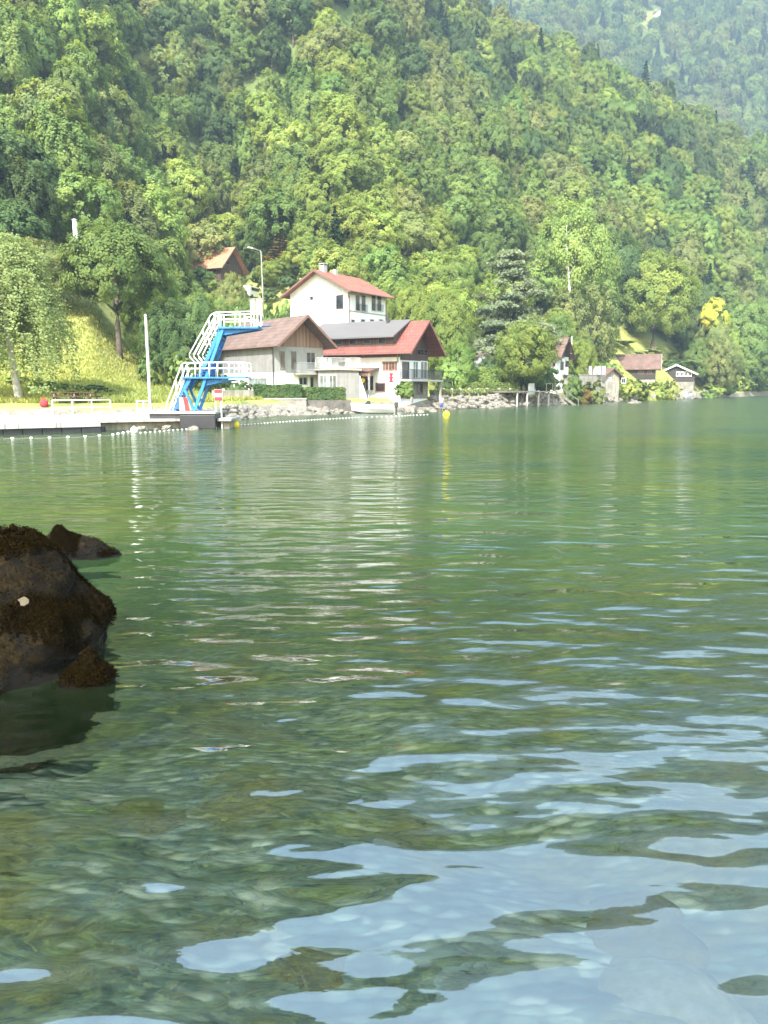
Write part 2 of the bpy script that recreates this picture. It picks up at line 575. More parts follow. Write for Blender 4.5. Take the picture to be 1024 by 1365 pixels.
# hillside mesh
us = np.linspace(-0.95, 1.0, 260)
ds = np.concatenate([np.linspace(-18, -2, 9), np.linspace(-1, 4, 11), np.linspace(5, 60, 45), np.linspace(63, 330, 90)])
UU, DD = np.meshgrid(us, ds, indexing='ij')
YY = shoreY(512 + 1000 * UU) + DD
XX = UU * YY
ZZ = ground(XX, YY)
nU, nD = UU.shape
V = np.stack([XX, YY, ZZ], -1).reshape(-1, 3)
ii, jj = np.meshgrid(np.arange(nU - 1), np.arange(nD - 1), indexing='ij')
a = (ii * nD + jj).ravel()
F = np.stack([a, a + nD, a + nD + 1, a + 1], -1)

def ground_material():
    m, nt, out = nmat('grassy_ground')
    ge = N(nt, 'ShaderNodeNewGeometry')
    n1 = N(nt, 'ShaderNodeTexNoise', Scale=0.35, Detail=8.0, Roughness=0.65)
    L(nt, ge.outputs['Position'], n1.inputs['Vector'])
    g = ramp(nt, n1.outputs['Fac'], [(0.3, (0.13, 0.16, 0.042)), (0.5, (0.28, 0.30, 0.088)), (0.7, (0.40, 0.39, 0.14))])
    sp = N(nt, 'ShaderNodeSeparateXYZ'); L(nt, ge.outputs['Position'], sp.inputs[0])
    n2 = N(nt, 'ShaderNodeTexNoise', Scale=2.2, Detail=8.0, Roughness=0.7)
    L(nt, ge.outputs['Position'], n2.inputs['Vector'])
    gr = ramp(nt, n2.outputs['Fac'], [(0.3, (0.12, 0.105, 0.085)), (0.65, (0.33, 0.30, 0.25))])
    # gravel where the land is low (the beach), grass above
    ma = N(nt, 'ShaderNodeMath', operation='MULTIPLY_ADD')
    L(nt, n1.outputs['Fac'], ma.inputs[0]); ma.inputs[1].default_value = 0.8
    L(nt, sp.outputs['Z'], ma.inputs[2])
    f = ramp(nt, ma.outputs[0], [(0.95, (0, 0, 0)), (1.0, (1, 1, 1))])
    mr = N(nt, 'ShaderNodeMapRange'); L(nt, ma.outputs[0], mr.inputs['Value'])
    mr.inputs['From Min'].default_value = 1.25; mr.inputs['From Max'].default_value = 1.5
    mx = N(nt, 'ShaderNodeMix', data_type='RGBA')
    L(nt, mr.outputs[0], mx.inputs['Factor']); L(nt, gr.outputs[0], mx.inputs[6]); L(nt, g.outputs[0], mx.inputs[7])
    wa = N(nt, 'ShaderNodeAttribute', attribute_name='woods')
    fl = ramp(nt, n2.outputs['Fac'], [(0.3, (0.07, 0.105, 0.032)), (0.7, (0.17, 0.225, 0.075))])
    mw = N(nt, 'ShaderNodeMix', data_type='RGBA')
    L(nt, wa.outputs['Fac'], mw.inputs['Factor']); L(nt, mx.outputs[2], mw.inputs[6]); L(nt, fl.outputs[0], mw.inputs[7])
    p = N(nt, 'ShaderNodeBsdfPrincipled', Roughness=0.95)
    p.inputs['Specular IOR Level'].default_value = 0.1
    L(nt, mw.outputs[2], p.inputs['Base Color'])
    b = N(nt, 'ShaderNodeBump', Strength=0.8, Distance=0.25)
    L(nt, n2.outputs['Fac'], b.inputs['Height'])
    L(nt, b.outputs[0], p.inputs['Normal'])
    L(nt, p.outputs[0], out.inputs['Surface'])
    return m

grass_m = ground_material()
def woods_attr(me, val):
    at = me.attributes.new('woods', 'FLOAT', 'POINT')
    at.data.foreach_set('value', np.ascontiguousarray(val.ravel(), dtype=np.float32))

hill = bpy.data.objects.new('hillside', np_mesh('hillside', V, F, grass_m, True))
woods_attr(hill.data, np.clip((YY - woods_from(512 + 1000 * XX / YY) + 2) / 5, 0, 1))
link(hill); tag(hill, kind='structure')

# far mountain
def mountZ(x, y):
    x = np.asarray(x, float); y = np.asarray(y, float)
    px = 512 + 1000 * x / y
    zt = CAM_H + 1150 * np.interp(px, [-200, 400, 600, 900, 1024, 1400, 2200], [.80, .76, .70, .61, .585, .55, .42]) - 10
    w = np.clip((y - 520) / 630, 0, 1)
    z = 60 + (zt - 60) * w ** 0.95
    z = z + np.minimum(w * 4, 1) * np.clip((1 - w) * 6, 0, 1) * (13 * np.sin(x * 0.02 + y * 0.006) + 8 * np.sin(x * 0.047 - y * 0.02 + 2) + 5 * np.sin(y * 0.035 + x * 0.02))
    return z - np.maximum(y - 1155, 0) * 0.5

us = np.linspace(-0.1, 1.3, 420)
ys = np.linspace(515, 1240, 200)
UU, YY = np.meshgrid(us, ys, indexing='ij')
XX = UU * YY
ZZ = mountZ(XX, YY)
V = np.stack([XX, YY, ZZ], -1).reshape(-1, 3)
nU, nD = UU.shape
ii, jj = np.meshgrid(np.arange(nU - 1), np.arange(nD - 1), indexing='ij')
a = (ii * nD + jj).ravel()
F = np.stack([a, a + nD, a + nD + 1, a + 1], -1)
mount = bpy.data.objects.new('mountain', np_mesh('mountain', V, F, grass_m, True))
mpx = 512 + 1000 * XX / YY
woods_attr(mount.data, 1.0 * (((mpx - 846) / (21 + 5 * np.sin(ZZ * .11) + 3 * np.sin(XX * .09))) ** 2 + ((TT(28) - (ZZ - CAM_H) / YY) / 0.013) ** 2 > 1))
link(mount); tag(mount, kind='structure')

# ------------------------------------------------------------------ lake bed and water
def bed_z(x, y):
    x = np.asarray(x, float); y = np.asarray(y, float)
    z = np.interp(y, [-12, -2, 0.8, 1.6, 2.4, 4, 7, 12, 25, 60], [1.2, 0.9, 0.25, -0.12, -0.28, -0.5, -0.95, -1.8, -3.6, -4.2])
    z = z + 0.07 * np.sin(x * 1.3 + 0.5) * np.sin(y * 1.1) + 0.05 * np.sin(x * 2.7 + y * 1.9)
    return z

xs = np.concatenate([np.linspace(-260, -14, 30), np.linspace(-13, 13, 140), np.linspace(14, 420, 40)])
ys = np.concatenate([np.linspace(-12, 0, 12), np.linspace(0.2, 16, 100), np.linspace(17, 60, 24), np.linspace(70, 470, 12)])
XX, YY = np.meshgrid(xs, ys, indexing='ij')
ZZ = bed_z(XX, YY)
V = np.stack([XX, YY, ZZ], -1).reshape(-1, 3)
nU, nD = XX.shape
ii, jj = np.meshgrid(np.arange(nU - 1), np.arange(nD - 1), indexing='ij')
a = (ii * nD + jj).ravel()
F = np.stack([a, a + nD, a + nD + 1, a + 1], -1)

def bed_material():
    m, nt, out = nmat('pebbly_lake_bed')
    ge = N(nt, 'ShaderNodeNewGeometry')
    wv = N(nt, 'ShaderNodeTexNoise', Scale=3.0, Detail=3.0)
    L(nt, ge.outputs['Position'], wv.inputs['Vector'])
    wm = N(nt, 'ShaderNodeMix', data_type='VECTOR'); wm.inputs['Factor'].default_value = 0.10
    L(nt, ge.outputs['Position'], wm.inputs[4]); L(nt, wv.outputs['Color'], wm.inputs[5])
    mpb = N(nt, 'ShaderNodeMapping'); mpb.inputs['Scale'].default_value = (0.75, 1.5, 1.0)
    L(nt, wm.outputs[1], mpb.inputs['Vector'])
    v1 = N(nt, 'ShaderNodeTexVoronoi', Scale=10.0, feature='SMOOTH_F1'); v1.inputs['Smoothness'].default_value = 0.35
    L(nt, mpb.outputs[0], v1.inputs['Vector'])
    v3 = N(nt, 'ShaderNodeTexVoronoi', Scale=5.0, feature='SMOOTH_F1'); v3.inputs['Smoothness'].default_value = 0.3
    L(nt, mpb.outputs[0], v3.inputs['Vector'])
    sx = N(nt, 'ShaderNodeSeparateXYZ'); L(nt, v1.outputs['Color'], sx.inputs[0])
    s3 = N(nt, 'ShaderNodeSeparateXYZ'); L(nt, v3.outputs['Color'], s3.inputs[0])
    av = N(nt, 'ShaderNodeMix', data_type='FLOAT'); av.inputs['Factor'].default_value = 0.4
    L(nt, sx.outputs[0], av.inputs[2]); L(nt, s3.outputs[1], av.inputs[3])
    pc = ramp(nt, av.outputs[0], [(0.15, (0.018, 0.036, 0.030)), (0.45, (0.050, 0.076, 0.064)), (0.65, (0.090, 0.115, 0.098)), (0.9, (0.22, 0.235, 0.20))])
    ed = ramp(nt, v1.outputs['Distance'], [(0.25, (1, 1, 1)), (0.75, (0.5,) * 3)])
    mx = N(nt, 'ShaderNodeMix', data_type='RGBA', blend_type='MULTIPLY'); mx.inputs['Factor'].default_value = 1
    L(nt, pc.outputs[0], mx.inputs[6]); L(nt, ed.outputs[0], mx.inputs[7])
    al = N(nt, 'ShaderNodeTexNoise', Scale=0.75, Detail=6.0, Roughness=0.6)
    L(nt, ge.outputs['Position'], al.inputs['Vector'])
    af = ramp(nt, al.outputs['Fac'], [(0.50, (0, 0, 0)), (0.62, (1, 1, 1))])
    fine = N(nt, 'ShaderNodeTexNoise', Scale=9.0, Detail=6.0, Roughness=0.7)
    L(nt, ge.outputs['Position'], fine.inputs['Vector'])
    ac = ramp(nt, fine.outputs['Fac'], [(0.35, (0.022, 0.021, 0.006)), (0.68, (0.082, 0.073, 0.018))])
    m2 = N(nt, 'ShaderNodeMix', data_type='RGBA')
    L(nt, af.outputs[0], m2.inputs['Factor']); L(nt, mx.outputs[2], m2.inputs[6]); L(nt, ac.outputs[0], m2.inputs[7])
    p = N(nt, 'ShaderNodeBsdfPrincipled', Roughness=0.9)
    p.inputs['Specular IOR Level'].default_value = 0.1
    L(nt, m2.outputs[2], p.inputs['Base Color'])
    b = N(nt, 'ShaderNodeBump', Strength=0.8, Distance=0.03)
    L(nt, ed.outputs[0], b.inputs['Height']); L(nt, b.outputs[0], p.inputs['Normal'])
    L(nt, p.outputs[0], out.inputs['Surface'])
    return m

bed = bpy.data.objects.new('lake_bed', np_mesh('lake_bed', V, F, bed_material(), True))
link(bed); tag(bed, kind='structure')

def water_material():
    m, nt, out = nmat('lake_water')
    ge = N(nt, 'ShaderNodeNewGeometry')
    def wave(scale, sx, sy, detail, rough, rot=0.0, dist=0.0):
        mp = N(nt, 'ShaderNodeMapping')
        mp.inputs['Scale'].default_value = (sx, sy, 1)
        mp.inputs['Rotation'].default_value = (0, 0, rot)
        L(nt, ge.outputs['Position'], mp.inputs['Vector'])
        n = N(nt, 'ShaderNodeTexNoise', Scale=scale, Detail=detail, Roughness=rough, Distortion=dist)
        L(nt, mp.outputs[0], n.inputs['Vector'])
        return n.outputs['Fac']
    sp = N(nt, 'ShaderNodeSeparateXYZ'); L(nt, ge.outputs['Position'], sp.inputs[0])
    # long swell, wind waves, fine ripple
    h1 = wave(1.0, 1.15, 2.7, 0.0, 0.4, R(7), 0.15)
    h2 = wave(1.0, 3.0, 7.5, 0.5, 0.4, R(-6), 0.25)
    h3 = wave(1.0, 9.0, 26.0, 2.0, 0.55, R(4))
    h4 = wave(1.0, 1.7, 4.4, 0.0, 0.4, R(24), 0.2)
    h5 = wave(1.0, 0.45, 1.0, 0.0, 0.4, R(-17), 0.2)
    def mul(s, k):
        q = N(nt, 'ShaderNodeMath', operation='MULTIPLY'); L(nt, s, q.inputs[0])
        if isinstance(k, float): q.inputs[1].default_value = k
        else: L(nt, k, q.inputs[1])
        return q.outputs[0]
    def add(a_, b_):
        q = N(nt, 'ShaderNodeMath', operation='ADD'); L(nt, a_, q.inputs[0]); L(nt, b_, q.inputs[1])
        return q.outputs[0]
    # the fine chop lies in patches, stronger offshore
    patch = wave(1.0, 0.12, 0.22, 3.0, 0.5)
    pr = N(nt, 'ShaderNodeMapRange'); L(nt, patch, pr.inputs['Value'])
    pr.inputs['From Min'].default_value = 0.35; pr.inputs['From Max'].default_value = 0.65
    pr.inputs['To Min'].default_value = 0.25; pr.inputs['To Max'].default_value = 1.0
    off = N(nt, 'ShaderNodeMapRange'); L(nt, sp.outputs['Y'], off.inputs['Value'])
    off.inputs['From Min'].default_value = 4.0; off.inputs['From Max'].default_value = 12.0
    off.inputs['To Min'].default_value = 0.08; off.inputs['To Max'].default_value = 1.0
    offs = N(nt, 'ShaderNodeMapRange'); L(nt, sp.outputs['Y'], offs.inputs['Value'])
    offs.inputs['From Min'].default_value = 2.0; offs.inputs['From Max'].default_value = 9.0
    offs.inputs['To Min'].default_value = 0.45; offs.inputs['To Max'].default_value = 1.0
    chop = mul(pr.outputs[0], off.outputs[0])
    hh = add(add(mul(h1, 0.056), add(mul(h4, 0.024), mul(h5, 0.06))), add(mul(mul(mul(h2, 0.026), offs.outputs[0]), pr.outputs[0]), mul(mul(h3, 0.0065), chop)))
    b = N(nt, 'ShaderNodeBump', Strength=1.0, Distance=1.0)
    L(nt, hh, b.inputs['Height'])
    # body of the water: clear over the shallows, green and cloudy where it is deep
    deep = N(nt, 'ShaderNodeMapRange'); deep.interpolation_type = 'SMOOTHSTEP'
    L(nt, sp.outputs['Y'], deep.inputs['Value'])
    deep.inputs['From Min'].default_value = 3.2; deep.inputs['From Max'].default_value = 14.0
    deep.inputs['To Min'].default_value = 0.03; deep.inputs['To Max'].default_value = 0.97
    nb = wave(1.0, 0.10, 0.2, 4.0, 0.55, R(15))
    bc = ramp(nt, nb, [(0.32, (0.013, 0.052, 0.030)), (0.5, (0.032, 0.068, 0.022)), (0.68, (0.060, 0.085, 0.018))])
    body = N(nt, 'ShaderNodeBsdfDiffuse'); L(nt, bc.outputs[0], body.inputs['Color'])
    clear = N(nt, 'ShaderNodeBsdfTransparent'); clear.inputs['Color'].default_value = (0.90, 1.0, 0.94, 1)
    mb = N(nt, 'ShaderNodeMixShader')
    L(nt, deep.outputs[0], mb.inputs[0]); L(nt, clear.outputs[0], mb.inputs[1]); L(nt, body.outputs[0], mb.inputs[2])
    # reflectance by angle, the same from above and from below (Schlick)
    dt = N(nt, 'ShaderNodeVectorMath', operation='DOT_PRODUCT')
    L(nt, b.outputs[0], dt.inputs[0]); L(nt, ge.outputs['Incoming'], dt.inputs[1])
    ab = N(nt, 'ShaderNodeMath', operation='ABSOLUTE'); L(nt, dt.outputs['Value'], ab.inputs[0])
    om = N(nt, 'ShaderNodeMath', operation='SUBTRACT'); om.inputs[0].default_value = 1.0; om.use_clamp = True
    L(nt, ab.outputs[0], om.inputs[1])
    pw = N(nt, 'ShaderNodeMath', operation='POWER'); L(nt, om.outputs[0], pw.inputs[0]); pw.inputs[1].default_value = 5.0
    fz = N(nt, 'ShaderNodeMath', operation='MULTIPLY_ADD'); L(nt, pw.outputs[0], fz.inputs[0])
    fz.inputs[1].default_value = 0.36; fz.inputs[2].default_value = 0.36
    gl = N(nt, 'ShaderNodeBsdfGlossy', Roughness=0.0)
    rg = N(nt, 'ShaderNodeMapRange'); L(nt, sp.outputs['Y'], rg.inputs['Value'])
    rg.inputs['From Min'].default_value = 9.0; rg.inputs['From Max'].default_value = 42.0
    rg.inputs['To Min'].default_value = 0.0; rg.inputs['To Max'].default_value = 0.17
    L(nt, rg.outputs[0], gl.inputs['Roughness'])
    L(nt, b.outputs[0], gl.inputs['Normal'])
    mx = N(nt, 'ShaderNodeMixShader')
    L(nt, fz.outputs[0], mx.inputs[0]); L(nt, mb.outputs[0], mx.inputs[1]); L(nt, gl.outputs[0], mx.inputs[2])
    L(nt, mx.outputs[0], out.inputs['Surface'])
    return m

water_m = water_material()
wat = MB().add([(-300, -12, 0), (450, -12, 0), (450, 480, 0), (-300, 480, 0)], [(0, 1, 2, 3)]).build('water', water_m)
tag(wat, kind='structure')

# ------------------------------------------------------------------ trees
def leaf_quads(C, Nrm, size, rng, aspect=1.0):
    n = len(C)
    Nrm = Nrm / np.maximum(np.linalg.norm(Nrm, axis=1, keepdims=True), 1e-6)
    r = rng.normal(size=(n, 3))
    t = np.cross(Nrm, r); t /= np.maximum(np.linalg.norm(t, axis=1, keepdims=True), 1e-6)
    b = np.cross(Nrm, t)
    s = (size * rng.uniform(0.6, 1.35, n))[:, None]
    t, b = t * s * 0.5, b * s * 0.5 * aspect
    k = rng.uniform(0.3, 1.0, (n, 1))
    q = np.stack([C - t * k - b, C + t - b * k, C + t * k + b, C - t + b * k], 1).reshape(-1, 3)
    f = np.arange(4 * n).reshape(n, 4)
    return q, f

def rdir(rng, n):
    v = rng.normal(size=(n, 3))
    return v / np.linalg.norm(v, axis=1, keepdims=True)

def crown(seed, rx, rz, zc, lobes=13, subs=13, leaves=34, size=0.5, gap=0.0, lean=0.0, lobe_r=0.34, low=-0.7):
    """broadleaf crown: lobes > clumps > leaf sprays, with gaps between clumps"""
    rng = np.random.default_rng(seed)
    C, NN, T = [], [], []
    d = rdir(rng, lobes * 3)
    d = d[d[:, 2] > low][:lobes]
    for i in range(len(d)):
        lc = d[i] * rng.uniform(0.82, 1.08) * (1 - lobe_r)
        lr = lobe_r * rng.uniform(0.75, 1.2)
        lt = rng.uniform(0.2, 0.8)
        sd = rdir(rng, subs * 3)
        keep = (sd @ d[i]) > -0.35
        sd = sd[keep][:subs]
        for s in sd:
            if rng.random() < gap: continue
            sc = lc + s * lr * rng.uniform(0.8, 1.08)
            sr = rng.uniform(0.08, 0.15)
            k = int(leaves * rng.uniform(0.7, 1.3))
            pd = rdir(rng, k)
            pd = pd + s * 0.5 + np.array([0, 0, 0.25])
            pd /= np.linalg.norm(pd, axis=1, keepdims=True)
            C.append(sc + pd * sr * rng.uniform(0.3, 1.25, (k, 1)))
            NN.append(pd * 0.4 + s * 0.45 + d[i] * 0.6 + np.array([0, 0, 0.3]) + rng.normal(size=(k, 3)) * 0.26)
            T.append(np.clip(lt + rng.normal() * 0.12 + rng.normal(size=k) * 0.07, 0, 1))
    C = np.concatenate(C); NN = np.concatenate(NN); T = np.concatenate(T)
    C = C * np.array([rx, rx, rz]) + np.array([0, 0, zc])
    C[:, 0] += lean * (C[:, 2] - zc)
    q, f = leaf_quads(C, NN, size, rng)
    return q, f, T

def conifer_crown(seed, r, h, z0=1.0, tiers=17, size=0.5):
    rng = np.random.default_rng(seed)
    C, NN, T = [], [], []
    for i in range(tiers):
        t = i / (tiers - 1)
        z = z0 + (h - z0) * t
        rr = r * (1 - t) ** 0.85 + 0.12
        nb = max(4, int(10 * (1 - t) + 4))
        a0 = rng.uniform(0, 6)
        for k in range(nb):
            a = a0 + 6.283 * k / nb + rng.normal() * .15
            L_ = rr * rng.uniform(0.75, 1.1)
            m = max(6, int(26 * L_ / r))
            s = rng.uniform(0.1, 1, m)
            w = rng.normal(size=m) * 0.16 * L_ * (0.4 + s)
            C.append(np.stack([np.cos(a) * s * L_ - np.sin(a) * w, np.sin(a) * s * L_ + np.cos(a) * w,
                               z - s * L_ * 0.38 + rng.normal(size=m) * .12], -1))
            NN.append(np.array([np.cos(a) * .5, np.sin(a) * .5, 0.9]) + rng.normal(size=(m, 3)) * 0.4)
            T.append(np.clip(rng.uniform(.2, .8) + rng.normal(size=m) * .15, 0, 1))
    C = np.concatenate(C); NN = np.concatenate(NN); T = np.concatenate(T)
    q, f = leaf_quads(C, NN, size, rng)
    return q, f, T

def cedar_crown(seed, r, h, z0):
    rng = np.random.default_rng(seed)
    C, NN, T = [], [], []
    z = z0
    while z < h - 0.3:
        t = (z - z0) / (h - z0)
        rr = r * (1.0 - 0.78 * t ** 1.3) * rng.uniform(0.8, 1.1)
        for k in range(int(7 + 4 * (1 - t))):
            a = rng.uniform(0, 6.283)
            dist = rr * rng.uniform(0.35, 1.0)
            pr = rng.uniform(1.1, 2.2) * (1 - 0.35 * t)
            m = int(620 * (pr / 1.7) ** 2)
            p = rng.normal(size=(m, 2)) * pr * 0.5
            zz = z + 0.75 + rng.uniform(-.5, .5) - dist * 0.06 + rng.normal(size=m) * 0.24 - (p ** 2).sum(1) * 0.05
            C.append(np.stack([np.cos(a) * dist + p[:, 0], np.sin(a) * dist + p[:, 1], zz], -1))
            NN.append(np.array([np.cos(a) * .8, np.sin(a) * .8, .7]) + rng.normal(size=(m, 3)) * 0.6)
            T.append(np.clip(rng.uniform(.2, .8) + rng.normal(size=m) * .2, 0, 1))
        z += rng.uniform(1.2, 1.9)
    C = np.concatenate(C); NN = np.concatenate(NN); T = np.concatenate(T)
    q, f = leaf_quads(C, NN, 0.3, rng)
    return q, f, T

def weeping_crown(seed, rx, z_lo, z_hi, strands=230, size=0.24):
    rng = np.random.default_rng(seed)
    C, NN, T = [], [], []
    bump = rng.uniform(0.72, 1.2, 9)
    for i in range(strands):
        t = rng.random() ** 0.8
        top = z_lo + (z_hi - z_lo) * (0.22 + 0.78 * t)
        a = rng.uniform(0, 6.283)
        lim = np.interp(a, np.linspace(0, 6.283, 9), bump)
        wid = rx * lim * (1.02 - 0.75 * t ** 2.2)
        rad = wid * math.sqrt(rng.uniform(0.12, 1))
        ln = rng.uniform(1.6, 5.2) * (0.6 + 0.6 * rad / rx)
        m = int(50 * ln)
        s = rng.random(m)
        sway = rng.normal(size=2) * .3
        out = np.array([np.cos(a), np.sin(a)])
        arch = rng.uniform(.3, .9)
        x = out[0] * (rad + np.sqrt(s) * arch) + sway[0] * s + rng.normal(size=m) * .2
        y = out[1] * (rad + np.sqrt(s) * arch) + sway[1] * s + rng.normal(size=m) * .2
        z = top + 0.5 * np.sin(s * 3) * (1 - s) - ln * s ** 1.6
        C.append(np.stack([x, y, np.maximum(z, 0.7 + rng.random(m) * .5)], -1))
        NN.append(np.array([out[0] * .7, out[1] * .7, 0.45]) + rng.normal(size=(m, 3)) * 0.4)
        T.append(np.clip(rng.uniform(.3, .7) + rng.normal(size=m) * .12, 0, 1))
    C = np.concatenate(C); NN = np.concatenate(NN); T = np.concatenate(T)
    q, f = leaf_quads(C, NN, size, rng, 1.4)
    return q, f, T

def box_leaves(seed, x0, x1, y0, y1, z0, z1, n, size, puff=0.12):
    rng = np.random.default_rng(seed)
    ax = np.array([x1 - x0, y1 - y0, z1 - z0]); lo = np.array([x0, y0, z0])
    areas = np.array([ax[1] * ax[2], ax[1] * ax[2], ax[0] * ax[2], ax[0] * ax[2], ax[0] * ax[1]])
    face = rng.choice(5, n, p=areas / areas.sum())
    C = rng.random((n, 3))
    Nn = np.zeros((n, 3))
    for k, (axis, val, nv) in enumerate([(0, 0, -1), (0, 1, 1), (1, 0, -1), (1, 1, 1), (2, 1, 1)]):
        s = face == k
        C[s, axis] = val; Nn[s, axis] = nv
    C = lo + C * ax
    bulge = np.sin(C[:, 0] * 2.1 + seed) * np.sin(C[:, 2] * 2.7 + C[:, 1]) * puff + rng.normal(size=n) * puff * 0.5
    C = C + Nn * bulge[:, None]
    T = np.clip(0.5 + 0.25 * np.sin(C[:, 0] * 1.7 + seed) + rng.normal(size=n) * .2, 0, 1)
    NN = Nn + np.array([0, 0, .35]) + rng.normal(size=(n, 3)) * .5
    q, f = leaf_quads(C, NN, size, rng)
    return q, f, T

def trunk_mb(h, r0, r1, seed, limbs=4, lean=(0, 0), spread=1.0, z_limb=0.45):
    rng = np.random.default_rng(seed + 900)
    mb = MB()
    pts = [(lean[0] * t * h + math.sin(t * 5 + seed) * .12 * t * h * .08, lean[1] * t * h, h * t) for t in (-0.03, .02, .15, .35, .55, .75, 1.0)]
    rad = [r0 * 1.35, r0 * 1.15, r0, r0 * .85, r0 * .66, r0 * .45, r1]
    mb.tube(pts, rad, 9)
    for k in range(limbs):
        t = z_limb + (1 - z_limb) * (k + .3) / limbs
        a = rng.uniform(0, 6.283)
        ln = h * 0.32 * spread * (1.1 - t * .5)
        p0 = Vector((lean[0] * t * h, lean[1] * t * h, h * t * 0.96))
        p1 = p0 + Vector((math.cos(a), math.sin(a), 0.75)) * ln * .5
        p2 = p1 + Vector((math.cos(a + .3), math.sin(a + .3), 0.55)) * ln * .5
        mb.tube([p0, p1, p2], [r0 * .4, r0 * .25, r0 * .08], 6)
    return mb

PROTO = {}

def make_tree(key, name, crown_data, mat, trunk, trunk_mat=None, crown_name='crown'):
    root = bpy.data.objects.new(name, None)
    q, f, T = crown_data
    c = bpy.data.objects.new(crown_name, np_mesh(crown_name, q, f, mat, False, T))
    c.parent = root
    PROTO[key] = dict(name=name, crown=c.data, cname=crown_name, trunk=None)
    if trunk is not None:
        me = bpy.data.meshes.new('trunk')
        me.from_pydata([tuple(v) for v in trunk.v], [], trunk.f)
        me.update()
        me.polygons.foreach_set('use_smooth', [True] * len(me.polygons))
        me.materials.append(trunk_mat or bark)
        PROTO[key]['trunk'] = me
    bpy.data.objects.remove(c); bpy.data.objects.remove(root)

def plant(key, loc, rz=None, scale=1.0, label=None, cat='tree', group=None, trunk=True):
    p = PROTO[key]
    r = thing(p['name'], label, cat, loc, random.uniform(0, 6.28) if rz is None else rz, group)
    r.scale = scale if hasattr(scale, '__len__') else (scale,) * 3
    c = bpy.data.objects.new(p['cname'], p['crown'])
    link(c, r)
    if trunk and p['trunk'] is not None:
        link(bpy.data.objects.new('trunk', p['trunk']), r)
    return r

# forest kinds: 10 m wide, about 12 m tall; scaled when planted
SHAPES = {}
for s in range(5):
    SHAPES['round%d' % s] = crown(100 + s, 5.2, 5.4, 6.6, lobes=26 + s % 3, subs=12, leaves=74, size=0.25, gap=0.05)
for s in range(3):
    SHAPES['tall%d' % s] = crown(200 + s, 4.0, 6.9, 7.8, lobes=26, subs=12, leaves=74, size=0.25, gap=0.05)
forest_keys = []
spec_ = [('mid', ['round0', 'round2', 'tall0']), ('fresh', ['round1', 'round4', 'tall1']), ('bright', ['round0', 'round3']),
         ('olive', ['round2', 'tall2', 'round4']), ('dark', ['round1', 'round3', 'tall0']), ('lime', ['round4'])]
for tone, shs in spec_:
    for sname in shs:
        key = tone + '_' + sname
        make_tree(key, 'broadleaf_tree', SHAPES[sname], FOL[tone], trunk_mb(8.5, 0.26, 0.07, len(forest_keys), 5))
        forest_keys.append((key, tone))
make_tree('spruce', 'conifer_tree', conifer_crown(5, 3.3, 15, 0.8, 19, 0.55), FOL['needle'], trunk_mb(14, .25, .04, 3, 0))
make_tree('spruce_pale', 'conifer_tree', conifer_crown(6, 2.6, 11, 0.5, 16, 0.45), FOL['rust'], trunk_mb(10, .2, .04, 4, 0))

TONE_LABEL = {
    'mid': ('mid green broadleaf tree in the dense woods on the hillside', 'mid green trees of the hillside woods'),
    'fresh': ('fresh green broadleaf tree in the dense woods on the hillside', 'fresh green trees of the hillside woods'),
    'bright': ('bright yellow-green broadleaf tree in the dense hillside woods', 'bright yellow-green trees of the hillside woods'),
    'olive': ('dull olive green broadleaf tree in the dense hillside woods', 'olive trees of the hillside woods'),
    'dark': ('dark green broadleaf tree in the dense hillside woods', 'dark green trees of the hillside woods'),
    'lime': ('pale lime green broadleaf tree in the dense hillside woods', 'lime green trees of the hillside woods'),
    'needle': ('dark pointed conifer standing among the broadleaf hillside woods', 'dark conifers of the hillside woods'),
}

def scatter():
    rng = np.random.default_rng(21)
    pts, cell = [], {}
    for _ in range(110000):
        px = rng.uniform(-330, 1250)
        S, Yr = float(shoreY(px)), float(ridgeY(px))
        y0 = float(woods_from(px))
        y1 = Yr + 14
        if y1 < y0: continue
        Y = math.sqrt(rng.uniform(y0 * y0, y1 * y1))
        x = (px - 512) / 1000 * Y
        r = 5.1 + 1.6 * rng.random()
        ci, cj = int(x // 6), int(Y // 6)
        ok = True
        for i in (-1, 0, 1):
            for j in (-1, 0, 1):
                for (qx, qy) in cell.get((ci + i, cj + j), ()):
                    if (qx - x) ** 2 + (qy - Y) ** 2 < r * r: ok = False
        if not ok: continue
        cell.setdefault((ci, cj), []).append((x, Y))
        pts.append((px, x, Y, gz(x, Y)))
    return pts

def pick_tone(rng, x, y):
    v = math.sin(x * 0.045 + 1.3) + math.sin(y * 0.06 + x * 0.02) + rng.normal() * 1.0
    if v > 1.5: return 'lime' if rng.random() < .35 else 'bright'
    if v > 0.5: return 'bright' if rng.random() < .45 else 'fresh'
    if v > -0.4: return 'mid' if rng.random() < .6 else 'olive'
    if v > -1.9: return 'mid' if rng.random() < .55 else 'olive'
    return 'dark'

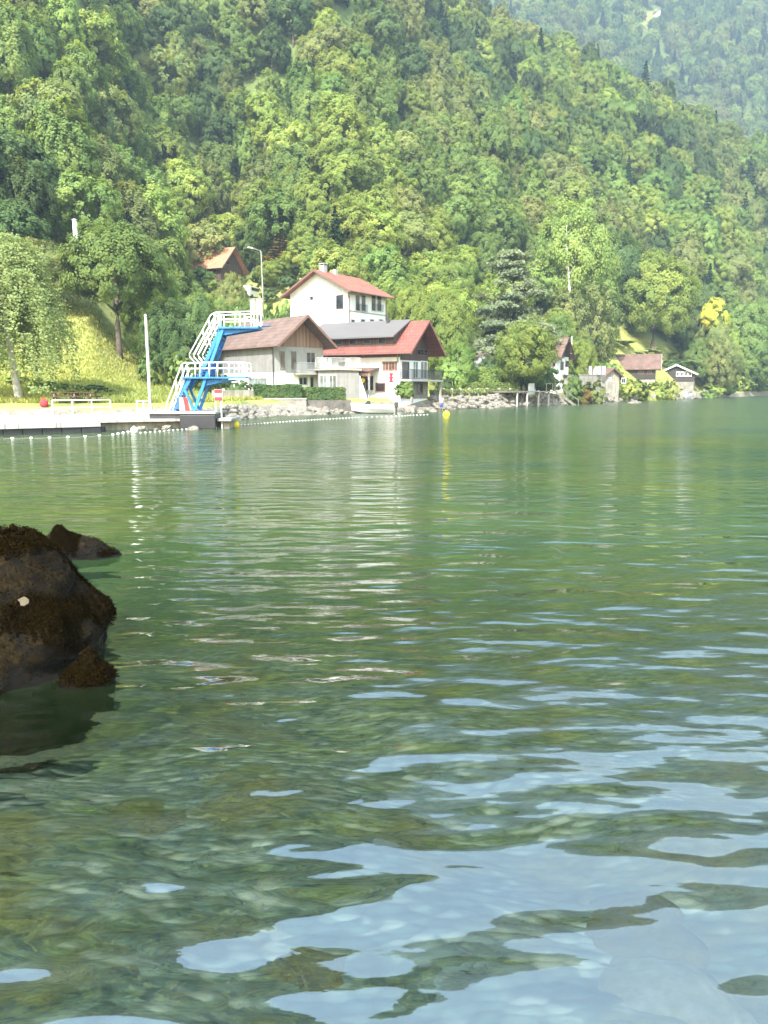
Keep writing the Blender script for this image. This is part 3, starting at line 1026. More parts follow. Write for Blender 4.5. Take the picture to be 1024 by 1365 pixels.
def stuff_forest(name, pts, keys, label):
    """one object: points that carry size, turn and kind; crowns set on them by geometry nodes"""
    me = bpy.data.meshes.new(name)
    me.from_pydata([p[:3] for p in pts], [], [])
    for an, ty, k in (('siz', 'FLOAT', 3), ('turn', 'FLOAT', 4), ('sort', 'INT', 5)):
        at = me.attributes.new(an, ty, 'POINT')
        at.data.foreach_set('value', [p[k] for p in pts])
    o = bpy.data.objects.new(name, me)
    link(o); tag(o, label, 'forest', kind='stuff')
    ng = bpy.data.node_groups.new(name, 'GeometryNodeTree')
    ng.interface.new_socket('Geometry', in_out='INPUT', socket_type='NodeSocketGeometry')
    ng.interface.new_socket('Geometry', in_out='OUTPUT', socket_type='NodeSocketGeometry')
    gi = ng.nodes.new('NodeGroupInput'); go = ng.nodes.new('NodeGroupOutput')
    jn = ng.nodes.new('GeometryNodeJoinGeometry')
    for src in keys:
        oi = ng.nodes.new('GeometryNodeObjectInfo')
        oi.inputs['Object'].default_value = src
        oi.inputs['As Instance'].default_value = True
        ng.links.new(oi.outputs['Geometry'], jn.inputs[0])
    ip = ng.nodes.new('GeometryNodeInstanceOnPoints')
    ip.inputs['Pick Instance'].default_value = True
    ng.links.new(gi.outputs[0], ip.inputs['Points'])
    ng.links.new(jn.outputs[0], ip.inputs['Instance'])
    def attr(an, ty):
        n = ng.nodes.new('GeometryNodeInputNamedAttribute')
        n.data_type = ty
        n.inputs['Name'].default_value = an
        return n.outputs['Attribute']
    ng.links.new(attr('sort', 'INT'), ip.inputs['Instance Index'])
    ng.links.new(attr('siz', 'FLOAT'), ip.inputs['Scale'])
    cb = ng.nodes.new('ShaderNodeCombineXYZ')
    ng.links.new(attr('turn', 'FLOAT'), cb.inputs['Z'])
    ng.links.new(cb.outputs[0], ip.inputs['Rotation'])
    ng.links.new(ip.outputs[0], go.inputs[0])
    md = o.modifiers.new('forest', 'NODES')
    md.node_group = ng
    return o

pts = scatter()
vis = [p for p in pts if -25 <= p[0] <= 1050]
vis.sort(key=lambda p: p[2])
indiv = vis[:275]
ind_set = set(id(p) for p in indiv)
rest = [p for p in pts if id(p) not in ind_set]
trng = np.random.default_rng(5)
first = {}
for (px, x, Y, z) in indiv:
    tone = pick_tone(trng, x, Y)
    opts = [k for k, t in forest_keys if t == tone]
    key = opts[int(trng.integers(len(opts)))]
    if trng.random() < 0.008: key, tone = 'spruce', 'needle'
    sc = trng.uniform(0.72, 1.12)
    lb, gp = TONE_LABEL[tone]
    r = plant(key, (x, Y, z - 0.4), trng.uniform(0, 6.28), (sc, sc, sc * trng.uniform(.88, 1.12)), lb, 'tree', gp)
    if key not in first: first[key] = r
src_roots = [first[k] for k, t in forest_keys if k in first] + ([first['spruce']] if 'spruce' in first else [])
src_tones = [t for k, t in forest_keys if k in first] + (['needle'] if 'spruce' in first else [])
srcs = [[c for c in r.children if c.name.startswith('crown')][0] for r in src_roots]

def kinds_for(pts_, conif, s0=0.78, s1=1.30):
    outp = []
    for (x, y, z) in pts_:
        tone = pick_tone(trng, x, y)
        if trng.random() < conif and 'needle' in src_tones: tone = 'needle'
        opts = [i for i, t in enumerate(src_tones) if t == tone] or [0]
        outp.append((x, y, z - 0.4, trng.uniform(s0, s1), trng.uniform(0, 6.28), int(opts[int(trng.integers(len(opts)))])))
    return outp

stuff_forest('hillside_forest', kinds_for([(x, Y, z) for (_, x, Y, z) in rest], 0.008), srcs,
             'dense mixed green woodland covering the upper hillside')

def mount_pts():
    rng = np.random.default_rng(33)
    cell, outp = {}, []
    for _ in range(40000):
        Y = math.sqrt(rng.uniform(560 ** 2, 1190 ** 2))
        px = rng.uniform(480, 1200)
        x = (px - 512) / 1000 * Y
        z = float(mountZ(x, Y))
        # the meadow with the farmhouse stays open
        if ((px - 846) / 22) ** 2 + ((TT(28) - (z - CAM_H) / Y) / 0.014) ** 2 < 1: continue
        ci, cj = int(x // 10), int(Y // 10)
        if any((qx - x) ** 2 + (qy - Y) ** 2 < 90 for i in (-1, 0, 1) for j in (-1, 0, 1) for (qx, qy) in cell.get((ci + i, cj + j), ())): continue
        cell.setdefault((ci, cj), []).append((x, Y))
        outp.append((x, Y, z))
    return outp

stuff_forest('mountain_forest', kinds_for(mount_pts(), 0.025, 1.1, 1.7), srcs, 'hazy blue-green forest covering the far mountainside')

# ------------------------------------------------------------------ haze
def haze_material():
    m, nt, out = nmat('haze_air')
    v = N(nt, 'ShaderNodeVolumePrincipled')
    v.inputs['Color'].default_value = (0.56, 0.76, 1.0, 1)
    v.inputs['Density'].default_value = 0.00043
    v.inputs['Anisotropy'].default_value = 0.1
    L(nt, v.outputs[0], out.inputs['Volume'])
    return m

hz = MB().box(-900, 2300, -40, 1260, -9, 1060).build('haze', haze_material())
tag(hz, kind='stuff')

# ------------------------------------------------------------------ garden and shore trees, one by one
def near_tree(key, name, tone, seed, rx=5.2, rz=5.6, lobes=34, subs=13, leaves=105, size=0.165, gap=0.08, limbs=6, tr=0.28, low=-0.75):
    make_tree(key, name, crown(seed, rx, rz, 12 - rz, lobes, subs, leaves, size, gap, low=low), FOL[tone], trunk_mb(8.8, tr, 0.06, seed, limbs))

near_tree('n_mid', 'broadleaf_tree', 'mid', 301)
near_tree('n_bright', 'broadleaf_tree', 'bright', 302, rz=5.2)
near_tree('n_fresh', 'broadleaf_tree', 'fresh', 303, rz=5.8)
near_tree('n_olive', 'broadleaf_tree', 'olive', 304)
near_tree('n_high', 'broadleaf_tree', 'mid', 311, rz=4.3, low=-0.55)
near_tree('n_dark', 'broadleaf_tree', 'dark', 305, rz=5.9)
near_tree('n_lime', 'broadleaf_tree', 'lime', 306)
near_tree('n_thin', 'slender_tree', 'olive', 307, rz=5.8, lobes=20, subs=12, leaves=55, size=0.24, gap=0.35)
make_tree('birch', 'birch_tree', weeping_crown(9, 3.4, 2.4, 12.2, 330, 0.10), FOL['birch'],
          trunk_mb(10.5, 0.24, 0.05, 9, 8, lean=(-0.06, 0), z_limb=0.35), birch_bark)
make_tree('cedar', 'cedar_tree', cedar_crown(14, 7.0, 20.0, 3.6), FOL['cedar'], trunk_mb(19.0, 0.55, 0.08, 14, 6, z_limb=.3))
for i, t in enumerate(('mid', 'fresh', 'bright', 'olive', 'dark', 'lime', 'rust')):
    make_tree('bush_' + t, 'bush', crown(400 + i, 1.5, 1.15, 0.95, 11, 10, 34, 0.17, 0.05, lobe_r=.42), FOL[t], None, crown_name='leaves')

def tree_px(key, px, Y, top, wpx, label, cat='tree', rz=None, hproto=12.0, wproto=10.2, base=None, group=None):
    g = onground(px, Y)
    if base is not None: g.z = base
    h = zpx(top, Y) - g.z
    w = wpx / 1000 * Y
    return plant(key, g - Vector((0, 0, 0.15)), rz, (w / wproto, w / wproto, h / hproto), label, cat, group)

def bush_px(tone, px, Y, top, wpx, label, base=None, group=None):
    g = onground(px, Y)
    if base is not None: g.z = base
    h = max(zpx(top, Y) - g.z, 0.5)
    w = wpx / 1000 * Y
    r = plant('bush_' + tone, g - Vector((0, 0, 0.05)), None, (w / 3.0, w / 3.0, h / 2.1), label, 'bush', group)
    r.name = 'bush'
    return r

tree_px('birch', 24, 55, 300, 140, 'weeping birch with pale trunk at the left end of the quay', rz=0.4, hproto=12.8, wproto=7.0)
tree_px('n_high', 162, 80, 292, 136, 'dense rounded tree to the right of the weeping birch', rz=1.0)
tree_px('n_olive', 66, 80, 312, 90, 'olive green tree rising behind the weeping birch')
tree_px('n_fresh', -30, 74, 290, 120, 'fresh green tree partly outside the left edge')
tree_px('n_dark', 228, 77, 392, 75, 'dark tree directly above the sunny grass slope')
tree_px('n_dark', 262, 79, 385, 70, 'dark tree behind the white railings of the diving tower stairs', rz=2.2)
tree_px('n_mid', 205, 84, 345, 85, 'mid green tree above the white flagpole')
tree_px('n_fresh', 216, 96, 338, 54, 'fresh green tree left of the orange-roofed house')
tree_px('n_bright', 262, 104, 392, 50, 'yellow-green tree hiding the left end of the orange roof')
tree_px('n_olive', 314, 116, 358, 46, 'greyish tree in front of the orange-roofed house gable')
tree_px('n_mid', 296, 100, 396, 50, 'mid green tree below the orange-roofed house')
tree_px('n_fresh', 330, 106, 392, 44, 'low green tree left of the street lamp foot')
tree_px('n_bright', 368, 128, 345, 48, 'bright green tree right of the street lamp post')
tree_px('n_lime', 284, 108, 388, 40, 'lime green low tree under the orange roof eave')
tree_px('spruce_pale', 378, 136, 303, 46, 'pale brownish conifer behind the street lamp', hproto=11, wproto=5.0)
tree_px('spruce_pale', 268, 146, 300, 40, 'pale brownish conifer behind the orange-roofed house', hproto=11, wproto=5.0)
tree_px('n_lime', 405, 130, 318, 60, 'lime green tree above the white house roof ridge')
tree_px('n_bright', 470, 120, 345, 60, 'bright small tree peeking over the white house roof')
tree_px('n_bright', 548, 104, 372, 66, 'bright tree touching the right wall of the white house')
tree_px('n_lime', 592, 102, 380, 74, 'yellow-green tree above the red chalet gable')
tree_px('n_mid', 598, 124, 350, 70, 'mid green tree left of the grey cedar')
tree_px('n_fresh', 610, 98, 452, 50, 'fresh green tree right of the red chalet gable')
tree_px('cedar', 680, 117, 338, 118, 'large grey-green cedar with layered flat branches', hproto=20.6, wproto=12.6)
tree_px('n_bright', 698, 99, 424, 82, 'round bright tree on the shore in front of the cedar', rz=2.0)
tree_px('n_fresh', 758, 152, 255, 104, 'tall fresh green tree behind the bare pale trunk')
tree_px('n_thin', 790, 140, 366, 70, 'thin olive tree above the steep-roofed white house')
tree_px('n_bright', 867, 172, 338, 100, 'large bright green tree above the brown-roofed lake chalet', rz=4.0)
tree_px('n_dark', 805, 178, 300, 90, 'dark tree left of the large bright tree', rz=3.1)
tree_px('n_dark', 925, 186, 372, 70, 'dark tree between the bright tree and yellow-topped tree')
tree_px('n_olive', 958, 175, 442, 56, 'greyish tree below the yellow blossom crown')
tree_px('n_mid', 926, 176, 446, 46, 'mid green tree left of the yellow blossom tree')
tree_px('n_mid', 985, 204, 400, 72, 'mid green tree on the shore right of the yellow crown', rz=0.3)
tree_px('n_fresh', 1018, 218, 392, 84, 'fresh green tree at the right edge of the shore')
tree_px('n_fresh', 962, 184, 455, 50, 'low fresh green tree right of the dark cabin')
tree_px('n_mid', 998, 203, 462, 62, 'low green tree on the right shore by the water')
tree_px('n_bright', 772, 119, 446, 44, 'compact bright tree right of the steep-roofed house')
tree_px('n_mid', 742, 132, 415, 46, 'mid green tree between cedar and steep-roofed house')
tree_px('n_dark', 655, 104, 470, 40, 'small dark tree behind the garden hedge')

# tree with the yellow blossom crown
yt = tree_px('n_olive', 945, 178, 402, 52, 'tree topped with a bright yellow blossom crown', rz=1.2)
yc = crown(77, 4.6, 2.4, 10.0, 12, 13, 44, 0.4, 0.05)
link(bpy.data.objects.new('blossom', np_mesh('blossom', *yc[:2], FOL['yellow'], False, yc[2])), yt)

# leaning dead trunk
bt = thing('bare_tree', 'tall bare pale trunk leaning in front of green tree', 'tree', onground(757, 146))
mb = MB()
h0 = zpx(300, 146) - bt.location.z
mb.tube([(0, 0, -.3), (-.1, 0, h0 * .35), (-.7, 0, h0 * .6), (-1.3, 0, h0 * .85), (-1.5, 0, h0)], [.34, .27, .2, .13, .05], 8)
mb.build('trunk', birch_bark, bt, True)
mb = MB()
for (t, dx, dz) in ((.6, 1.2, 2.0), (.72, -1.5, 2.2), (.8, 1.3, 2.4), (.88, -1.0, 1.8), (.66, -1.1, 1.2)):
    p0 = Vector((-.7 - (t - .6) * 2.4, 0, h0 * t))
    mb.tube([p0, p0 + Vector((dx * .5, .2, dz * .4)), p0 + Vector((dx, .1, dz))], [.09, .06, .02], 6)
mb.build('branch', birch_bark, bt, True)

# shrubs on the slopes and along the shore
for a in [('fresh', 96, 61, 512, 40, 'fresh green bush under the dense rounded tree'), ('mid', 62, 60, 506, 42, 'mid green bush right of the birch trunk'),
          ('dark', 118, 61, 518, 48, 'dark low bush at the foot of the grass slope'), ('rust', 100, 58, 528, 34, 'reddish brown bush behind the picnic tables'),
          ('mid', 845, 158, 470, 40, 'mid green bush directly above the lake chalet roof'), ('dark', 895, 172, 478, 40, 'dark bush between the lake chalet and the dark cabin'),
          ('mid', 905, 176, 470, 50, 'mid green tall bush behind the dark cabin'), ('fresh', 808, 140, 478, 44, 'fresh green bush behind the white fence panels'),
          ('bright', 25, 62, 505, 50, 'bright bush behind the birch trunk'), ('olive', 145, 60, 522, 46, 'olive bush low on the grass slope'),
          ('olive', 790, 112, 503, 46, 'olive bush on the rocks below the white fence panels'), ('rust', 776, 108, 515, 34, 'brownish bush right of the lake steps'),
          ('dark', 718, 105, 482, 56, 'dark bush hiding the side wall of the steep-roofed house'),
          ('mid', 760, 107, 495, 36, 'green bush below the steep-roofed white house'), ('dark', 735, 106, 500, 44, 'dark bush right of the round shore tree'),
          ('lime', 833, 128, 503, 34, 'lime bush in front of the lean-to'), ('bright', 850, 131, 506, 36, 'bright bush below the brown-roofed lake chalet'),
          ('lime', 872, 135, 509, 40, 'lime bush below the lake chalet gable'), ('olive', 893, 143, 503, 30, 'olive bush left of the dark cabin terrace'),
          ('bright', 822, 164, 455, 62, 'large bright bush on the bank behind the lean-to'), ('olive', 860, 168, 462, 56, 'olive bush on the bank above the chalet roof'),
          ('bright', 918, 182, 474, 44, 'bright bush above the dark cabin roof'), ('olive', 800, 156, 470, 60, 'olive bush on the steep bank'),
          ('bright', 950, 172, 512, 34, 'bright bush right of the dark cabin'), ('fresh', 968, 182, 514, 36, 'fresh bush on the shore under the low trees'),
          ('fresh', 945, 166, 519, 26, 'small fresh bush near the moored white boat'), ('mid', 990, 200, 505, 40, 'mid green bush at the far right shore'),
          ('fresh', 1015, 212, 500, 44, 'fresh bush at the far right water edge'),
          ('fresh', 600, 92, 482, 46, 'green shrub beside the red chalet balcony'), ('dark', 592, 88, 500, 26, 'dark shrub under the red chalet balcony'),
          ('mid', 355, 110, 412, 30, 'green shrub at the street lamp foot'), ('fresh', 318, 96, 408, 40, 'fresh shrub behind the diving tower top'),
          ('dark', 390, 100, 408, 36, 'dark shrub left of the white house wall'), ('mid', 245, 74, 470, 40, 'shrub behind the tower lower platform'),
          ('dark', 285, 72, 488, 56, 'dark shrub behind the lower platform rail'), ('dark', 318, 68, 505, 34, 'dark shrub beside the white chalet plinth'),
          ('mid', 205, 76, 468, 40, 'mid green shrub on top of the grass slope'), ('mid', 368, 101, 404, 40, 'mid green bush between the street lamp and the white house'), ('fresh', 384, 106, 398, 36, 'fresh green bush left of the white house eave'),
          ('dark', 240, 76, 440, 60, 'dark shrub under the dark trees')]:
    bush_px(*a)
rr = np.random.default_rng(4)
for i in range(46):
    px = rr.uniform(235, 420); Y = rr.uniform(92, 134)
    if 285 < px < 330 and Y > 118: continue
    bush_px(['mid', 'fresh', 'bright', 'olive', 'dark'][i % 5], px, Y, 0, 1, 'shrub in the thicket on the slope behind the diving tower', group='shrubs on the slope behind the tower').scale = [rr.uniform(1.0, 1.7)] * 3
for i in range(40):
    px = rr.uniform(540, 800); Y = float(shoreY(px)) + rr.uniform(20, 40)
    bush_px(['mid', 'fresh', 'bright', 'olive', 'dark'][i % 5], px, Y, 0, 1, 'shrub in the thicket behind the shore gardens', group='shrubs behind the shore gardens').scale = [rr.uniform(0.9, 1.8)] * 3
for i in range(26):
    px = rr.uniform(955, 1060); Y = float(shoreY(px)) + rr.uniform(2, 12)
    bush_px(['mid', 'fresh', 'bright', 'olive'][i % 4], px, Y, 0, 1, 'shrub at the wooded water edge on the right', group='shrubs along the right shore').scale = [rr.uniform(0.9, 1.9)] * 3

def hedge(name, label, pts_, z0s, z1s, depth, tone, n, size=0.16):
    """clipped hedge between two points"""
    a_, b_ = Vector(pts_[0]), Vector(pts_[1])
    d_ = b_ - a_
    r = thing(name, label, 'hedge', a_, math.atan2(d_.y, d_.x))
    ln = math.hypot(d_.x, d_.y)
    q, f, T = box_leaves(int(ln * 10), 0, ln, 0, depth, 0, z1s - z0s, n, size, 0.07)
    r.location.z = z0s
    link(bpy.data.objects.new('leaves', np_mesh('leaves', q, f, FOL[tone], False, T)), r)
    MB().box(0.15, ln - .15, 0.15, depth - .15, -0.3, z1s - z0s - 0.15).build('twigs', MATS['twigs'], r)

solid('twigs', (0.03, 0.04, 0.016), 0.9, 0.3, 6.0)
hedge('hedge', 'dark clipped hedge on the wall below the brown-roofed chalet', (P(339, 530, 67.0), P(402, 530, 67.6)), 1.3, 2.55, 1.1, 'dark', 5200)
hedge('hedge', 'dark clipped hedge below the glazed veranda', (P(403, 530, 68.4), P(460, 530, 69.2)), 1.25, 2.3, 1.0, 'dark', 4600)
hedge('hedge', 'tall green hedge behind the shore garden', (P(590, 510, 97), P(668, 510, 101)), 1.6, 4.9, 1.8, 'fresh', 9000, 0.22)
hedge('hedge', 'low leafy hedge along the shore garden wall', (P(598, 515, 93), P(690, 515, 99)), 1.7, 2.9, 1.0, 'mid', 5200, 0.2)
tp = onground(540, 73)
tp = thing('topiary_bush', 'small clipped round bush at the corner of the red chalet', 'bush', (tp.x, tp.y, 1.2))
q = crown(88, 1.0, 0.85, 0.85, 16, 16, 30, 0.12, 0.0, lobe_r=.42)
link(bpy.data.objects.new('leaves', np_mesh('leaves', q[0], q[1], FOL['fresh'], False, q[2])), tp)

# long grass on the slope
def tufts():
    rng = np.random.default_rng(8)
    n = 30000
    px = np.where(rng.random(n) < 0.72, rng.uniform(-60, 350, n), rng.uniform(575, 940, n))
    Y = shoreY(px) + 4 + rng.random(n) ** 1.3 * np.where(px < 400, 34, 26)
    x = (px - 512) / 1000 * Y
    z = ground(x, Y)
    h = rng.uniform(0.12, 0.42, n); w = rng.uniform(0.05, 0.14, n)
    a = rng.uniform(0, 3.14, n)
    dx, dy = np.cos(a) * w, np.sin(a) * w
    lx, ly = rng.normal(size=n) * .12, rng.normal(size=n) * .12
    B = np.stack([x, Y, z - .03], -1)
    D = np.stack([dx, dy, 0 * dx], -1); U = np.stack([lx, ly, h], -1)
    q = np.stack([B - D, B + D, B + U + D * .3, B + U - D * .3], 1).reshape(-1, 3)
    return q, np.arange(4 * n).reshape(n, 4), np.clip(0.5 + .25 * np.sin(x * .4) + rng.normal(size=n) * .2, 0, 1)
foliage('grass_blades', (0.43, 0.46, 0.16), trans=0.5, hue=0.0)
q = tufts()
go = bpy.data.objects.new('meadow_grass', np_mesh('meadow_grass', q[0], q[1], MATS['grass_blades'], False, q[2]))
link(go); tag(go, 'long sunlit grass on the slope above the quay', 'grass', kind='stuff')

# ------------------------------------------------------------------ houses
class House:
    """local frame: gable wall on y=0 facing -y, x along the gable 0..w, y along the ridge 0..ln"""
    def __init__(s, name, label, px, Y, rz, w, ln, eave, apex, wall, roof, base=0.0, ov=(0.6, 0.8, 0.5), corner='left', cat='house', t=0.16):
        s.w, s.ln = w, ln
        c = P(px, 500, Y)
        ca, sa = math.cos(rz), math.sin(rz)
        o = Vector((c.x, c.y, 0))
        if corner == 'right': o -= Vector((ca, sa, 0)) * w
        s.o, s.ca, s.sa = o, ca, sa
        s.root = thing(name, label, cat, (o.x, o.y, base), rz)
        s.base = base
        s.eave, s.apex = eave - base, apex - base
        e, a = s.eave, s.apex
        s.m = (a - e) / (w / 2)
        MB().prism_y([(0, -1.5), (w, -1.5), (w, e), (w / 2, a), (0, e)], 0, ln).build('wall', wall, s.root)
        os_, of, ob = ov
        d = os_ * s.m
        g = 0.006
        MB().prism_y([(-os_, e - d + g), (w / 2, a + g), (w + os_, e - d + g), (w + os_, e - d + t + g), (w / 2, a + t * 1.15 + g), (-os_, e - d + t + g)], -of, ln + ob).build('roof', roof, s.root)
        s.ov = ov
    def fascia(s, mat, hgt=0.26):
        os_, of, ob = s.ov
        d = os_ * s.m
        w, e, a = s.w, s.eave, s.apex
        for y in (-of - 0.05, s.ln + s.ov[2] + 0.003):
            mb = MB().prism_y([(-os_ - .02, e - d - hgt * .3), (w / 2, a - hgt * .3), (w / 2, a + hgt * .85), (-os_ - .02, e - d + hgt * .85)], y, y + 0.047)
            mb.prism_y([(w / 2 + .001, a - hgt * .3), (w + os_ + .02, e - d - hgt * .3), (w + os_ + .02, e - d + hgt * .85), (w / 2 + .001, a + hgt * .85)], y, y + 0.047)
            mb.build('bargeboard', mat, s.root)
        g = MB()
        g.tube([(-os_ - .07, -of, e - d + .06), (-os_ - .07, s.ln + ob, e - d + .06)], 0.06, 6)
        g.tube([(w + os_ + .07, -of, e - d + .06), (w + os_ + .07, s.ln + ob, e - d + .06)], 0.06, 6)
        g.build('gutter', trim_wood, s.root)
    def loc(s, face, px):
        u = (px - 512) / 1000
        o, ca, sa = s.o, s.ca, s.sa
        if face == 'front': p, d = o, Vector((ca, sa))
        elif face == 'left': p, d = o, Vector((-sa, ca))
        else: p, d = o + Vector((ca, sa, 0)) * s.w, Vector((-sa, ca))
        k = (u * p.y - p.x) / (d.x - u * d.y)
        return k, p.y + k * d.y
    def rect(s, face, px0, px1, py0, py1):
        a0, y0 = s.loc(face, px0); a1, y1 = s.loc(face, px1)
        y = (y0 + y1) / 2
        z0, z1 = zpx(py1, y) - s.base, zpx(py0, y) - s.base
        return min(a0, a1), max(a0, a1), z0, z1
    def fbox(s, mb, face, a0, a1, z0, z1, d0, d1):
        if face == 'front': mb.box(a0, a1, -d1, -d0, z0, z1)
        elif face == 'left': mb.box(-d1, -d0, a0, a1, z0, z1)
        else: mb.box(s.w + d0, s.w + d1, a0, a1, z0, z1)
        return mb
    def window(s, face, r, frame, pane=None, bars=1, fw=0.09, name='window', d=0.0, label=None):
        a0, a1, z0, z1 = r
        mb = MB()
        s.fbox(mb, face, a0, a1, z0, z0 + fw, d + .002, d + .07)
        s.fbox(mb, face, a0, a1, z1 - fw, z1, d + .002, d + .06)
        s.fbox(mb, face, a0, a0 + fw, z0 + fw, z1 - fw, d + .002, d + .06)
        s.fbox(mb, face, a1 - fw, a1, z0 + fw, z1 - fw, d + .002, d + .06)
        for k in range(bars):
            c = a0 + (a1 - a0) * (k + 1) / (bars + 1)
            s.fbox(mb, face, c - fw * .3, c + fw * .3, z0 + fw, z1 - fw, d + .002, d + .05)
        f = mb.build(name, frame, s.root)
        if label: f['label'] = label
        p = s.fbox(MB(), face, a0 + fw, a1 - fw, z0 + fw, z1 - fw, d + .002, d + .016).build('pane', pane or glass_dark, f)
        return f
    def panel(s, face, r, mat, name, d0=0.003, d1=0.04, label=None):
        o = s.fbox(MB(), face, *r, d0, d1).build(name, mat, s.root)
        if label: o['label'] = label
        return o
    def gable_panel(s, z0, mat, name='gable_cladding', inset=0.0, th=0.05, face_y=0.0):
        w, e, a = s.w, s.eave, s.apex
        if z0 < e:
            poly = [(0.0 + inset, z0), (w - inset, z0), (w - inset, e - .02), (w / 2, a - .02), (inset, e - .02)]
        else:
            x = (z0 - e) / s.m
            poly = [(x + .02, z0), (w - x - .02, z0), (w / 2, a - .02)]
        return MB().prism_y(poly, face_y - th, face_y - .003).build(name, mat, s.root)

def railing(root, name, pts_, hgt, mat, step=0.12, r=0.014, top=0.035, mid=False, label=None):
    """railing with thin balusters along a line of local points"""
    mb = MB()
    for a_, b_ in zip(pts_[:-1], pts_[1:]):
        a_, b_ = Vector(a_), Vector(b_)
        n = max(1, int((b_ - a_).length / step))
        mb.beam(a_ + Vector((0, 0, hgt)), b_ + Vector((0, 0, hgt)), top * 2, top)
        mb.beam(a_ + Vector((0, 0, .08)), b_ + Vector((0, 0, .08)), top, top)
        for k in range(n + 1):
            p = a_.lerp(b_, k / n)
            mb.beam(p + Vector((0, 0, .08)), p + Vector((0, 0, hgt)), r * 2, r * 2)
    o = mb.build(name, mat, root)
    if label: o['label'] = label
    return o

# tall white house
wh = House('white_house', 'tall white house with red tiled roof behind the two chalets', 464.8, 88, R(-35), 8.9, 7.7, zpx(385, 88), zpx(362, 90.5), white_paint, tile_terra, 1.3, (0.85, 0.8, 0.6), 'right')
wh.fascia(trim_wood, .22)
wh.window('front', wh.rect('front', 449.5, 459, 393, 412), trim_wood, bars=0, fw=.07)
wh.panel('front', wh.rect('front', 441.5, 448.8, 393, 411), pale_render, 'shutter')
wh.window('front', wh.rect('front', 415.5, 419.5, 395, 399.5), trim_wood, bars=0, fw=.06)
for a_, b_ in ((474, 488), (495, 508.5)):
    m_ = (a_ + b_) / 2
    for q0, q1 in ((a_, m_ - .6), (m_ + .6, b_)):
        wh.window('right', wh.rect('right', q0, q1, 393, 415), white_paint, bars=0, fw=.07)
    a0, a1, z0, z1 = wh.rect('right', a_ - .8, b_ + .8, 405.5, 415.5)
    railing(wh.root, 'window_guard', [(wh.w + .22, a0, z0), (wh.w + .22, a1, z0)], z1 - z0, dark_metal, .14, .012, .02)
for c_ in (471, 484, 496, 508):
    wh.window('right', wh.rect('right', c_ - 2.6, c_ + 2.6, 425.5, 431.5), pale_render, bars=0, fw=.06)
a0, a1, z0, z1 = wh.rect('right', 464.8, 515, 416.5, 418)
wh.panel('right', (0.02, wh.ln - .02, z0, z0 + .12), pale_render, 'string_course', .003, .05)
MB().tube([(wh.w + .09, .12, wh.eave - .7), (wh.w + .09, .12, 0)], .05, 8).build('downpipe', trim_wood, wh.root)
MB().tube([(wh.w + .09, wh.ln - .15, wh.eave - .7), (wh.w + .09, wh.ln - .15, 0)], .05, 8).build('downpipe', trim_wood, wh.root)
ch = MB().box(wh.w / 2 - .25, wh.w / 2 + .45, .6, 1.2, wh.apex - .4, wh.apex + .8).build('chimney', pale_render, wh.root)
MB().box(wh.w / 2 - .32, wh.w / 2 + .52, .53, 1.27, wh.apex + .95, wh.apex + 1.03).build('chimney_cap', grey_metal, ch)
m_ = MB()
for dx in (-.2, .4):
    for dy in (.65, 1.15): m_.box(wh.w / 2 + dx - .03, wh.w / 2 + dx + .03, dy - .03, dy + .03, wh.apex + .8, wh.apex + .95)
m_.build('cap_leg', grey_metal, ch)
MB().box(wh.w / 2 + .1, wh.w / 2 + .6, 2.6, 3.1, wh.apex - .5, wh.apex + .55).build('chimney', pale_render, wh.root)

# brown-roofed chalet beside the diving tower
c1 = House('grey_chalet', 'grey and white chalet with brown tiled roof beside the diving tower', 365.3, 72, R(40), 5.8, 11.0, zpx(457, 72), zpx(422.5, 73), pale_render, tile_brown, 1.3, (0.5, 1.7, 0.5))
c1.fascia(trim_wood, .24)
e1 = c1.eave
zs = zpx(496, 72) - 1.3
c1.panel('left', (0.02, 10.98, zs, e1 - .03), grey_render, 'eave_shaded_upper_wall')  # grey render, with part of the eave shade put into its colour
c1.panel('left', (0.02, 10.98, 0, zs - .02), white_paint, 'plinth', .003, .06)
c1.panel('front', (0.02, 5.78, 0, zpx(497, 72.5) - 1.3), white_paint, 'plinth', .003, .05)
c1.gable_panel(zpx(462, 73) - 1.3, brown_wood)
for r_ in ((374, 380.5, 468, 492), (389, 395.6, 468, 492)):
    c1.window('front', c1.rect('front', *r_), grey_render, glass('shuttered_glass', (0.10, 0.09, 0.09)), bars=0, fw=.06, name='shuttered_window')
c1.window('front', c1.rect('front', 408.5, 421, 469, 493), pale_render, bars=1)
c1.window('front', c1.rect('front', 397.5, 409.5, 502, 513.5), grey_metal, bars=1, d=.05)
c1.window('front', c1.rect('front', 412.5, 418, 502, 520), grey_metal, bars=0, name='door', d=.05)
c1.window('left', c1.rect('left', 333, 357, 503.5, 518), old_concrete, glass_pale, bars=3, fw=.1, name='garage_window', d=.06)
MB().tube([(-.1, -.06, e1 - .3), (-.1, -.06, 0)], .05, 8).build('downpipe', dark_metal, c1.root)
MB().box(2.2, 6.6, -1.2, -.003, zpx(497, 72.5) - 1.45, zpx(497, 72.5) - 1.3).build('balcony_slab', pale_render, c1.root)
zb = zpx(497, 72.5) - 1.3
railing(c1.root, 'balcony_railing', [(2.3, -.05, zb), (2.3, -1.15, zb), (6.55, -1.15, zb)], 1.0, grey_metal, .13)

